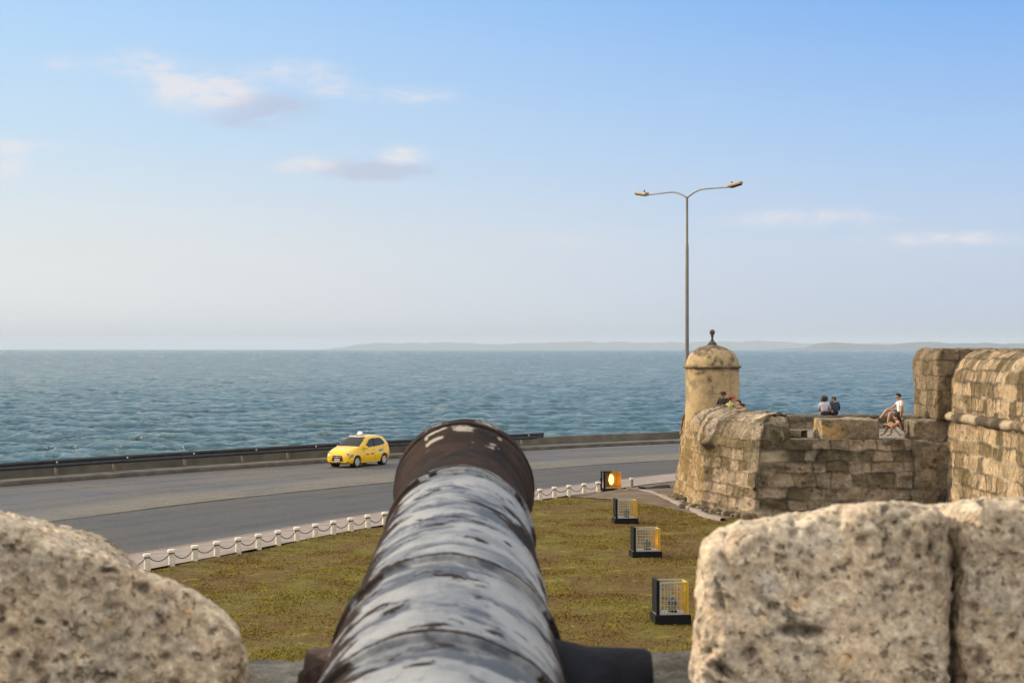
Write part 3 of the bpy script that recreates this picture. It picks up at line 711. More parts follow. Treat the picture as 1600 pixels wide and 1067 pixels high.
# ------------------------------------------------------------------ sentry box
sx, sy = 8.25, 68.55
sen = tag(empty('sentry_box', (sx, sy, 2.6)), 'round stone sentry box with a domed roof and ball finial on the bastion corner', 'sentry box')
def lathe_grid(name, prof, mat, parent, seg=160, amp=.012, stain=None, seed=5, seam=.02):
    pr = np.array(prof); l = np.r_[0, np.cumsum(np.linalg.norm(np.diff(pr, axis=0), axis=1))]; s_ = np.linspace(0, l[-1], max(12, int(l[-1] / .03)))
    r_, z_ = np.interp(s_, l, pr[:, 0])[:, None], np.interp(s_, l, pr[:, 1])[:, None]; th_ = np.linspace(0, 2 * math.pi, seg + 1)[None]
    P = np.stack([r_ * np.cos(th_), r_ * np.sin(th_), z_ + 0 * th_], -1)
    rr_ = 1 + amp / np.maximum(r_, .15) * fbm(P * 2.0, 4, seed); P[..., 0] *= rr_; P[..., 1] *= rr_
    at = {'stain': stain(P) if stain else P[..., 0] * 0}
    return grid(name, P, mat, parent, at, flip=False)
def st_drum(P):
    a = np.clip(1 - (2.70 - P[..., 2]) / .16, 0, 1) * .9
    nz_ = np.clip(.55 + 1.1 * fbm(P * np.array([4, 4, 2.6]), 5, 77, .62), 0, 1.3); fr = (P[..., 1] < 0)
    for x0, z0, rx, rz, k_ in ((-.22, 2.22, .30, .17, 1.0), (-.10, 1.95, .14, .24, .9), (-.62, 2.52, .30, .07, .9), (.42, 2.45, .16, .12, .5), (.75, 1.7, .22, .5, .45), (-.5, .95, .25, .2, .35), (.2, 1.2, .3, .12, .3)):
        a = a + k_ * nz_ * 1.5 * np.exp(-((P[..., 0] - x0) / rx) ** 2 - ((P[..., 2] - z0) / rz) ** 2) * fr
    return np.clip(a, 0, 1)
lathe_grid('drum_wall', [(1.17, -.6), (1.13, .4), (1.10, 1.2), (1.09, 2.73)], M['plaster'], sen, stain=st_drum, amp=.02)
lathe_grid('cornice', [(1.06, 2.70), (1.13, 2.72), (1.20, 2.755), (1.205, 2.80), (1.17, 2.83), (1.09, 2.845), (1.0, 2.85)], M['plaster'], sen, stain=lambda P: P[..., 0] * 0 + .85, amp=.012)
def st_dome(P):
    n_ = fbm(P * np.array([2.6, 2.6, 2.2]) + 1.3, 5, 12, .65)
    return np.clip(np.clip(1 - (3.66 - P[..., 2]) / .28, 0, 1) + np.clip(n_ + .10, 0, 1) * 1.9 + np.clip(P[..., 0] * .5 - .1, 0, .35) + .75 * (np.hypot(P[..., 0] + .55, (P[..., 2] - 3.55) * .8) < .30), 0, 1)  # blotchy stains, a dark top, and a smooth darkening towards the right
dome = [(1.08 * math.cos(a), 2.84 + .84 * math.sin(a)) for a in np.linspace(0, R(86), 30)]
lathe_grid('dome', dome, M['plaster'], sen, stain=st_dome, amp=.03)
finm = simple('blackened finial stone', (.075, .065, .05), .9, var=.4, nscale=5, bump=.4)
mb = MB(); mb.lathe([(.0, 3.60), (.20, 3.62), (.205, 3.70), (.17, 3.73), (.165, 3.77), (.10, 3.80), (.06, 3.88), (.045, 3.96), (.055, 4.02), (.075, 4.04), (.05, 4.06),
                     (.04, 4.07), (.085, 4.10), (.108, 4.16), (.112, 4.20), (.10, 4.25), (.065, 4.295), (0, 4.31)], seg=24); mb.build('finial', finm, sen, True)
bulb = MB(); 

# ------------------------------------------------------------------ rampart on the right
ram = tag(empty('rampart_wall', (16, 45, 0)), 'tall ochre stone rampart with a round moulding along the right edge', 'rampart')
yy = np.arange(59.75, 4.6, -.05)
yy = np.r_[np.arange(59.75, 46, -.05), np.arange(46, 4.6, -.16)]
def col(xoff, z): return np.stack([np.full(len(yy), xoff), yy, np.full(len(yy), z)], -1)
zz = np.arange(-.2, 3.66, .05); base = np.stack([col(15.36 + .30 * (z / 3.6), z) for z in zz])
o = msheet('lower_wall', base, M['ochre'], ram, 101, zc=base[..., 2], rough=.05, pits=.05, joint=.026, blk=.025, flip=True, bw=(.45, 1.1)); o.location = -Vector(ram.location)
pr = [(15.70, 3.70), (15.70, 4.85)] + [(15.70 + 1.15 * (1 - math.cos(a)), 4.85 + 1.22 * math.sin(a)) for a in np.linspace(.05, R(82), 18)] + [(17.6, 6.1), (18.6, 6.1)]
pr = np.array(pr); l = clen(pr); s_ = np.arange(0, l[-1], .05); px_, pz_ = np.interp(s_, l, pr[:, 0]), np.interp(s_, l, pr[:, 1])
base = np.stack([col(a_, b_) for a_, b_ in zip(px_, pz_)])
o = msheet('parapet', base, M['ochre'], ram, 111, zc=s_[:, None] + 0 * base[..., 0], rough=.04, pits=.04, joint=.022, blk=.022, flip=True, rh=(.42, .5), bw=(.35, .8)); o.location = -Vector(ram.location)
an = np.linspace(-.4, 2 * math.pi - .4, 26)
base = np.stack([col(15.66 + .0, 3.70) + np.array([math.cos(math.pi - a) * .19, 0, math.sin(a) * -.16]) for a in an])
o = msheet('cordon_moulding', base, M['ochre'], ram, 121, zc=base[..., 2] * 0 + .5, rough=.03, pits=.02, joint=.012, flip=False, rh=(5, 6), bw=(.9, 1.4)); o.location = -Vector(ram.location)
mb = MB(); mb.box((19.6 - 16, 32.2 - 45, 3.0), (5.0, 55, 6.05)); mb.build('rampart_core', M['dark_stone'], ram)
stone_obj('end_tower', (16.28, 61.3, 4.83), (1.08, 1.8, 1.27), .08, 230, M['dark_stone'], ram, 131, .05, 2.2, .06, 3, masonry=((.36, .60), (.36, .9)), root=ram, joint=.022, blk=.02,
          warp=lambda V: np.stack([V[:, 0] + np.clip(V[:, 2] - 5.78, 0, 1) * .55 * np.clip(15.8 - V[:, 0], 0, .6) / .6, V[:, 1], V[:, 2]], -1), extra=lambda V: {'yellow': .06 + 0 * V[:, 0]})
stone_obj('tower_cap', (16.8, 61.2, 5.98), (1.1, 1.6, .12), .06, 60, M['dark_stone'], ram, 137, .05, 2.5, .03, 4, root=ram)

# ------------------------------------------------------------------ near rampart, embrasure and merlons
own = tag(empty('near_rampart', (0, 3.4, 0)), 'stone rampart base under the cannon with the low embrasure sill in front', 'rampart')
mb = MB(); mb.box((0, -4.3, 2.2), (60, 7.9, 4.4)); mb.build('rampart_walk', M['grey_stone'], own)
mb = MB(); mb.box((-8, .05, 2.55), (46, 2.6 - .8, 5.1)); mb.build('rampart_front', M['grey_stone'], own)
V_ = stone_obj('embrasure_sill', (-.05, 3.32, 5.17), (1.0, .74, .19), .04, 150, M['grey_stone'], own, 141, .022, 6, .02, 9, root=own)

def sc_right(V):        # taper outward and lean of the left flank
    x, y, z = V.T; f = np.clip((z - 5.0) / .85, 0, 1); g = np.clip((y - 2.75) / 1.4, 0, 1)
    left = np.clip((.72 - x) / .42, 0, 1)
    x2 = x + left * f * .058 + g * left * .17
    z2 = z - np.clip(z - 5.0, 0, 1) * (.22 * g + .05 * left * left) - .004
    return np.stack([x2, y, z2], -1)
stone_label = dict(rough=.016, fs=6.0, pits=.020, ps=30.0, cav=.36)
def bigpits(V):
    return {}
def near_stone(name, c, half, r, n, seed, warp, label, extra_pits=()):
    V, N, Q = rbox(c, half, r, n)
    V = warp(V)
    w3 = np.stack([vn(V * 21, seed + 31), vn(V * 21, seed + 32), vn(V * 21, seed + 33)], -1)
    w1 = wor(V * 36 + .5 * w3, seed); w2 = wor(V * 17 + .6 * w3, seed + 4); w0 = wor(V * np.array([6.5, 6.5, 8.5]) + .9 * w3, seed + 6)
    m1 = np.clip(.5 + 1.5 * vn(V * 9, seed + 5), 0, 1)
    p1 = np.clip((.36 - w1) / .18, 0, 1) * m1; p2 = np.clip((.31 - w2) / .14, 0, 1) * np.clip(.45 + 1.6 * vn(V * 7, seed + 8), 0, 1)
    p0 = np.clip((.20 - w0) / .10, 0, 1) * (vn(V * 5, seed + 9) > .0)
    d_ = .006 * fbm(V * 3.5, 2, seed + 1) + .0055 * fbm(V * 16, 4, seed + 2, .62) + .004 * fbm(V * 60, 2, seed + 3) - .008 * p1 - .011 * p2 - .013 * p0
    for (q, rad, dep) in extra_pits:
        dd = np.linalg.norm((V - np.array(q)) / np.array(rad), axis=1) + .35 * fbm(V * 20, 3, seed + 14); pk = np.clip((1 - dd) / .5, 0, 1); d_ -= dep * pk; p0 = np.maximum(p0, pk)
    tint = .22 * fbm(V * 4, 3, seed + 6) + .18 * vn(V * 26, seed + 15)
    V2 = V + N * d_[:, None] - np.array((c[0], c[1], c[2] - half[2]))
    o = mesh_np(name, V2, Q, M['merlon'], None, {'tint': np.clip(tint, -.5, .5), 'pit': np.clip(p1 * .55 + p2 * .75 + p0 * .9, 0, 1),
                                                'yellow': np.clip(.20 * vn(V * 11, seed + 21), 0, 1), 'pale': np.clip(.55 * vn(V * 13, seed + 22), 0, .5)})
    o.location = (c[0], c[1], c[2] - half[2]); tag(o, label, 'merlon stone'); return o
near_stone('merlon_stone', (.497, 3.45, 5.31), (.237, .70, .545), .055, 250, 201, sc_right, 'big pitted pale stone block right of the cannon, left of the dark joint',
           [((.48, 2.75, 5.635), (.05, .05, .012), .02), ((.45, 2.75, 5.52), (.03, .05, .018), .02), ((.57, 2.75, 5.53), (.03, .05, .015), .02)])
def sc_right2(V):
    x, y, z = V.T; g = np.clip((y - 2.75) / 1.4, 0, 1); z2 = z - .008 - np.clip(z - 5.0, 0, 1) * (.20 * g) + .012 * np.clip((x - .78) / .3, 0, 1); return np.stack([x, y, z2], -1)
near_stone('merlon_stone', (1.262, 3.46, 5.315), (.508, .70, .545), .04, 330, 211, sc_right2, 'pitted stone block at the right edge beyond the dark vertical joint')
def sc_left(V):
    x, y, z = V.T; g = np.clip((y - 2.75) / 1.4, 0, 1)
    top = np.interp(x, [-2.2, -1.0, -.86, -.73, -.61, -.53, -.48, -.45, -.425], [5.885, 5.862, 5.826, 5.776, 5.740, 5.708, 5.675, 5.64, 5.58])
    zb, zt = 4.76, 5.86; f = np.clip((z - zb) / (zt - zb), 0, 1)
    z2 = zb + (top - zb) * f - np.clip(z - 5.0, 0, 1) / .86 * np.interp(x, [-1.2, -.7, -.5], [1.0, .80, .60]) * (6.1 - top) * g; return np.stack([x - .26 * g * np.clip((x + 1.1) / .66, 0, 1), y, z2], -1)
near_stone('merlon_stone', (-1.10, 3.45, 5.31), (.668, .70, .55), .03, 400, 221, sc_left, 'worn pale stone with a sloping rounded shoulder left of the cannon')
# mortar deep in the joint
stone_obj('joint_mortar', (.745, 3.3, 5.25), (.02, .45, .50), .008, 60, M['grey_stone'], own, 151, .012, 14, .01, 20, root=own)

# ------------------------------------------------------------------ cannon
can = tag(empty('cannon', (-.13, 2.93, 5.48)), 'old iron cannon with peeling whitish paint and rusty muzzle pointing out to sea', 'cannon')
AX0 = np.array([-.100, 1.55, 5.385]); AX1 = np.array([-.140, 4.90, 5.70])
Lc = np.linalg.norm(AX1 - AX0); ax = (AX1 - AX0) / Lc; rt = np.cross(ax, [0, 0, 1]); rt /= np.linalg.norm(rt); up = np.cross(rt, ax)
def ring(s, r, wd=.03, hh=.012): return [(s - wd, r), (s - wd * .8, r + hh), (s + wd * .8, r + hh), (s + wd, r)]
cprof = [(0, .0), (0, .20), (.02, .255), (.06, .27), (.12, .27), (.14, .252), (.6, .244)] + [(.86, .239), (.865, .250), (.90, .251), (.91, .238)] \
    + [(1.44, .226), (1.445, .236), (1.475, .236), (1.485, .224)] + [(2.25, .200), (2.53, .190), (2.535, .199), (2.57, .200), (2.585, .189), (2.80, .182), (2.90, .178), (2.98, .180), (3.05, .186), (3.12, .195), (3.165, .203),
       (3.20, .204), (3.205, .197), (3.22, .197), (3.225, .207), (3.30, .208), (3.335, .203), (3.345, .19), (3.345, .08), (2.9, .078), (2.88, 0)]
cp = np.array(cprof); cp[:, 1] *= np.interp(cp[:, 0], [0, 1.4, 3.3], [.90, .90, .975]); cp[:, 0] *= Lc / 3.345
l = clen(cp); s_ = np.unique(np.r_[l, np.arange(0, l[-1], .008)]); sa, sr = np.interp(s_, l, cp[:, 0])[:, None], np.interp(s_, l, cp[:, 1])[:, None]
th_ = np.linspace(0, 2 * math.pi, 361)[None]           # 0 = right, pi/2 = top
C0 = AX0 + ax * sa[..., None]
dirv = rt * np.cos(th_)[..., None] + up * np.sin(th_)[..., None]
Pn = C0 + dirv * np.maximum(sr, .01)[..., None]
bump_ = .0018 * fbm(Pn * 22, 4, 301) + .0028 * fbm(Pn * 6, 2, 305)
P = C0 + dirv * (sr + bump_ * (sr > .1))[..., None]
sa2 = sa + 0 * th_; ct, stt = np.cos(th_) + 0 * sa, np.sin(th_) + 0 * sa
q = np.stack([th_ * 1.15 + 0 * sa, sa2 * 9, 0 * sa2], -1)
nA = fbm(q * 1.0, 5, 310, .6); nB = fbm(q * 2.7 + 4, 5, 311, .6); nC = fbm(Pn * 30, 3, 312)
rust = np.clip((nA - .70), 0, 1) * 1.6 + np.clip(nB - .72, 0, 1) * 1.8
q3 = np.stack([th_ * 1.6 + .6 * nA, sa2 * 26 + 1.2 * nA, 0 * sa2], -1); nD = fbm(q3, 5, 320, .6)
streak = np.clip((nD + .45 * nA - .16) * 1.5, 0, 1) * .85 + np.clip((nA + .05) * .8, 0, .55)
sm = sa2 * 3.345 / Lc
for r0 in (.885, 1.462, 2.555): streak = np.maximum(streak, np.clip(1 - (r0 - sm) / .22, 0, 1) * (sm < r0) * np.clip(.5 + 1.3 * nD, 0, 1) * .85)
mz = np.clip((sm - 2.56) / .05, 0, 1)
left_side = np.clip((-ct - .52 + .28 * nB) * 4, 0, 1); right_side = np.clip((ct - .80 + .22 * nA) * 5, 0, 1)
rust = np.clip(rust + mz * 1.2 + left_side * 1.0 + right_side * .9, 0, 1)
for r0 in (.885, 1.462, 2.555):
    rust = np.maximum(rust, np.clip(1.3 - np.abs(sm - r0 + .004 + .007 * nA) / .010, 0, 1))
    streak = np.maximum(streak, .9 * np.clip(1 - np.abs(sm - r0 + .05) / .07, 0, 1) * np.clip(.8 + 1.5 * nB, 0, 1))
fleck = np.clip((nB + .5 * nC - .50) * 5, 0, 1) * (((sm > 3.02) & (sm < 3.2)) | ((sm > 3.26) & (sm < 3.3))) * (np.abs(ct) < .55)
m, t, p, co = newmat('peeling paint over rusty iron')
n1 = t.noise(co, 26, 8, .7); n2 = t.noise(co, 7, 6, .6); n3 = t.noise(co, 90, 4, .6)
paint = t.mix(t.mr(n2, .38, .66), (.31, .328, .35), (.18, .203, .24)); paint = t.mix(t.mr(n1, .56, .68, 0, .5), paint, (.46, .44, .41)); paint = t.mix(t.mr(n3, .40, .28, 0, .6), paint, (.10, .11, .13))
rusty = t.mix(t.mr(n2, .35, .65), (.012, .010, .011), (.036, .021, .016)); rusty = t.mix(t.mr(n1, .55, .75, 0, .6), rusty, (.11, .052, .026))
paint = t.mix(t.mr(t.m('ADD', t.attr('streak'), t.m('ADD', t.m('MULTIPLY', t.m('SUBTRACT', n1, .5), 1.0), t.m('MULTIPLY', t.m('SUBTRACT', n3, .5), .5))), .05, 1.0), paint, (.065, .080, .110))
rr_ = t.attr('rust'); k = t.mr(t.m('ADD', rr_, t.m('ADD', t.m('MULTIPLY', t.m('SUBTRACT', n1, .5), 1.1), t.m('MULTIPLY', t.m('SUBTRACT', n3, .5), .9))), .12, .85)
c = t.mix(k, paint, rusty); c = t.mix(t.attr('fleck'), c, (.36, .33, .29))
t.put(p.inputs['Base Color'], c); t.put(p.inputs['Roughness'], t.mr(k, 0, 1, .58, .85)); t.put(p.inputs['Specular IOR Level'], t.mr(k, 0, 1, .35, .12))
t.put(p.inputs['Normal'], t.bump(t.m('ADD', t.m('SUBTRACT', 1.0, k), t.m('MULTIPLY', n1, 1.2)), .9, .007)); M['cannon'] = m
o = grid('barrel', P - np.array(can.location), M['cannon'], can, {'rust': rust, 'fleck': fleck, 'streak': streak})
M['rusty_iron'] = simple('dark rusty iron', (.045, .024, .018), .8, .0, var=.5, nscale=14, bump=.8)
M['blue_iron'] = simple('dark blued iron', (.016, .019, .028), .8, .0, spec=.12, var=.4, nscale=12, bump=.5)
tp = AX0 + ax * (1.42 * Lc / 3.345); cl_ = np.array(can.location)
def trun(sg, ln_, mat, name='trunnion'):
    a = tp + rt * sg * .19 - up * .02 - cl_; b = tp + rt * sg * (.22 + ln_) - up * .02 - cl_; u_ = (b - a)
    mb = MB(); mb.tube([a, a + u_ * .35, a + u_ * .94, b - u_ * .0, b + u_ * .01], [.085, .070, .066, .060, .030], 28); return mb.build(name, mat, can, True)
trun(1, .145, M['blue_iron']); trun(-1, .03, M['rusty_iron'])
mb = MB(); c_ = tp - rt * .225 - up * .015 - cl_
V, N, Q = rbox(c_, (.03, .07, .045), .03, 24); V = V + N * (.012 * fbm(V * 30, 3, 8))[:, None]; mesh_np('trunnion_strap', V, Q, M['rusty_iron'], can)
# carriage out of sight under the barrel
car_ = tag(empty('gun_carriage', (-.13, 2.3, 4.4)), 'low dark timber cradle carrying the cannon barrel, hidden behind it', 'carriage')
wood = simple('dark old timber', (.07, .05, .035), .8, var=.4, nscale=3, bump=.4)
for sg in (-1, 1):
    mb = MB(); mb.prism([(sg * .26, -.75, .12), (sg * .26, .56, .12), (sg * .26, .56, .86), (sg * .26, .15, .80), (sg * .26, -.75, .62)], (sg * .07, 0, 0)); mb.build('cheek', wood, car_)
for y_ in (-.5, .4): mb = MB(); mb.box((0, y_, .06), (.9, .12, .12)); mb.build('axle', wood, car_)

# ------------------------------------------------------------------ bollards and chains
BLs = resample(BL, 6000); sB = clen(BLs)
def s_at(x, y): return sB[np.argmin(((BLs - np.array([x, y])) ** 2).sum(1))]
s0 = s_at(*G(598, 824)[:2]); step = (s_at(*G(598, 824)[:2]) - s_at(*G(267, 888)[:2])) / 11.0
s_end = s_at(*G(937, 772)[:2]); nR = round((s_end - s0) / step)
pos_s = [s0 + (s_end - s0) / nR * i for i in range(nR + 1)] + [s0 - step * i for i in range(1, 18)]
pos_s.sort()
ORD = ['first', 'second', 'third', 'fourth', 'fifth', 'sixth', 'seventh', 'eighth', 'ninth', 'tenth', 'eleventh', 'twelfth', 'thirteenth', 'fourteenth', 'fifteenth', 'sixteenth', 'seventeenth', 'eighteenth']
boll = None; P2 = []
for i, s in enumerate(pos_s):
    x = float(np.interp(s, sB, BLs[:, 0])); y = float(np.interp(s, sB, BLs[:, 1])); P2.append((x, y))
def make_bollard():
    r = empty('bollard')
    mb = MB(); mb.lathe([(.0, 0), (.098, .0), (.092, .04), (.084, .33), (.080, .36), (0, .36)], seg=20); mb.build('post', M['white_paint'], r, True)
    mb = MB(); mb.lathe([(0, .355), (.084, .355), (.09, .385), (.09, .395), (0, .395)], seg=20); mb.build('neck_band', M['rusty_iron'], r, True)
    mb = MB(); mb.lathe([(0, .39), (.105, .39), (.112, .41), (.112, .45), (.10, .475), (0, .485)], seg=20); mb.build('cap', M['white_cap'], r, True)
    return r
for i, (x, y) in enumerate(P2):
    if boll is None: r = boll = make_bollard()
    else:
        r = boll.copy(); COL.objects.link(r)
        for ch in boll.children: c = ch.copy(); COL.objects.link(c); c.parent = r
    r.location = (x, y, .05); r.rotation_euler = (0.02 * random.uniform(-1, 1), .02 * random.uniform(-1, 1), random.uniform(0, 6))
    side = 'left of the cannon' if x < -3 else ('hidden behind the cannon muzzle' if x < .5 else 'right of the cannon')
    pxx = 800 + F * x / y
    if pxx > 828: nl = sum(1 for q_ in P2[:i] if 800 + F * q_[0] / q_[1] > 828); lab = '%s short white bollard to the right of the cannon muzzle' % ORD[nl]; cla = 'dark sagging chain running right from the %s white bollard right of the cannon' % ORD[nl]
    elif pxx > 605: lab = 'short white bollard hidden behind the cannon muzzle'; cla = 'dark sagging chain hidden behind the cannon muzzle'
    elif pxx > 222: nl = sum(1 for q_ in P2[i + 1:] if 800 + F * q_[0] / q_[1] <= 605); lab = '%s short white bollard counted leftwards from the cannon' % ORD[nl]; cla = 'dark sagging chain between the %s and next bollard nearer the cannon, left side' % ORD[nl]
    else: lab = 'short white bollard hidden behind the sloping left stone'; cla = 'dark sagging chain hidden behind the sloping left stone'
    tag(r, lab, 'bollard', 'white bollards along the lawn edge')
    if i + 1 < len(P2):
        x2, y2 = P2[i + 1]; a, b = Vector((x, y, .40)), Vector((x2, y2, .40)); d = (b - a).normalized(); a2, b2 = a + d * .09, b - d * .09; n_ = 15
        sag = random.uniform(.12, .19)
        pts = [a2.lerp(b2, k / n_) - Vector((0, 0, sag * 4 * (k / n_) * (1 - k / n_))) for k in range(n_ + 1)]
        mb = MB(); mb.tube([q_ - a for q_ in pts], [.016 if k % 2 else .011 for k in range(n_ + 1)], 6); o = mb.build('bollard_chain', M['chain'], None); o.location = a
        tag(o, cla, 'chain', 'chains between the bollards')
x, y, _ = G(987, 765)
gb = tag(empty('stone_post', (x, y, .08)), 'lone short grey post standing beside the lit floodlight cage', 'post')
MB().lathe([(0, 0), (.085, 0), (.075, .05), (.07, .34), (0, .34)], seg=18).build('post_shaft', M['grey_paint'], gb, True)
MB().lathe([(0, .34), (.10, .34), (.105, .38), (.095, .43), (0, .435)], seg=18).build('post_cap', M['white_paint'], gb, True)

# ------------------------------------------------------------------ guardrail
KR = offset(resample(K, 6000), .95); sK = clen(KR)
i_end = np.argmin(np.abs(KR[:, 0] / KR[:, 1] - (838 - 800) / F)); i_beg = np.argmin(np.abs(KR[:, 0] + 48) + (KR[:, 1] > 90) * 999)
C_ = resample(KR[i_beg:i_end + 1], 900)
gr = tag(empty('guardrail', (C_[0][0], C_[0][1], .2)), 'dark steel crash barrier on pale posts along the sea side of the road', 'guardrail')
gl = Vector(gr.location)
zt = .98; wprof = [(-.03, zt), (-.085, zt - .05), (-.085, zt - .12), (-.03, zt - .17), (-.03, zt - .20), (-.085, zt - .25), (-.085, zt - .32), (-.03, zt - .37), (-.01, zt - .37), (-.01, zt)]
o = sweep('rail_beam', C_, [(a, b) for a, b in wprof], M['rail'], gr); o.location = -gl
sC = clen(C_)
for s in np.arange(1.0, sC[-1], 3.6):
    s = s + random.uniform(-.5, .5); x = float(np.interp(s, sC, C_[:, 0])); y = float(np.interp(s, sC, C_[:, 1]))
    j = min(len(C_) - 2, int(np.searchsorted(sC, s))); tg = C_[j + 1] - C_[j]; ang = math.atan2(tg[1], tg[0])
    mb = MB(); mb.box((0, 0, .38), (.13, .10, .78), bev=.008); mb.box((0, -.075, .66), (.12, .05, .2), bev=.004); o = mb.build('rail_post', M['rail_post'], gr); o.location = Vector((x, y, .2)) - gl + Vector((-math.sin(ang) * .09, math.cos(ang) * .09, 0)); o.rotation_euler = (0, 0, ang)
for s in np.arange(2.5, sC[-1], 4.1):
    x = float(np.interp(s, sC, C_[:, 0])); y = float(np.interp(s, sC, C_[:, 1]))
    mb = MB(); mb.box((0, 0, 0), (.08, .03, .08), bev=.01); o = mb.build('reflector', M['white_cap'], gr); o.location = Vector((x + .05, y - .07, .86)) - gl; o.rotation_euler = (0, 0, .8)
x, y = C_[-1]; mb = MB(); mb.box((0, 0, 0), (.55, .10, .3), bev=.03); o = mb.build('rail_end', M['rail'], gr); o.location = Vector((x + .2, y + .16, .83)) - gl; o.rotation_euler = (0, 0, .72)

# ------------------------------------------------------------------ street lamp
lx, ly = (1073.5 - 800) / F * 93.6, 93.6
lamp = tag(empty('street_lamp', (lx, ly, .03)), 'tall double-armed grey street lamp rising behind the sentry box', 'street lamp')
zt = 8.57 + H
MB().lathe([(0, 0), (.22, 0), (.22, .05), (.14, .06), (.13, .5), (.115, 4), (.10, 9.0), (.098, 11.9), (.075, 12.0), (.068, zt - .02), (0, zt)], seg=18).build('pole', M['pole'], lamp, True)
ad = Vector((.663, -.749, 0)); 
for sg in (-1, 1):
    pts = []
    for k in range(17):
        u = k / 16; d = 3.15 * u; z = zt - .10 + .42 * (1 - (1 - min(u / .42, 1)) ** 2) - (.04 * max(0, u - .42)) / .58 ; pts.append(ad * sg * d + Vector((0, 0, z)))
    MB().tube(pts, [.050 - .012 * k / 16 for k in range(17)], 10).build('arm', M['pole'], lamp, True)
    e = pts[-1]; rot = Matrix.Rotation(math.atan2(ad.y * sg, ad.x * sg), 3, 'Z') @ Matrix.Rotation(R(-10), 3, 'Y')
    V, N, Q = rbox((.42, 0, .06), (.50, .17, .10), .075, 26)
    k_ = 1 - .35 * np.clip(V[:, 0] / .9, 0, 1); V[:, 1] *= k_; V[:, 2] = np.where(V[:, 2] > .06, .06 + (V[:, 2] - .06) * (1.15 - .5 * V[:, 0]), V[:, 2])
    V = V @ np.array(rot.transposed()) + np.array(e); lh = mesh_np('lamp_head', V, Q, M['lamp_body'], lamp)
    V, N, Q = rbox((.46, 0, -.055), (.36, .12, .03), .02, 16); V = V @ np.array(rot.transposed()) + np.array(e); mesh_np('lamp_glass', V, Q, M['black'], lh)
    pc = rot @ Vector((.20, 0, .17)) + e; mb = MB(); mb.lathe([(0, -.04), (.045, -.04), (.045, .06), (.03, .09), (0, .10)], c=pc, seg=12); mb.build('photocell', M['black'], lh, True)

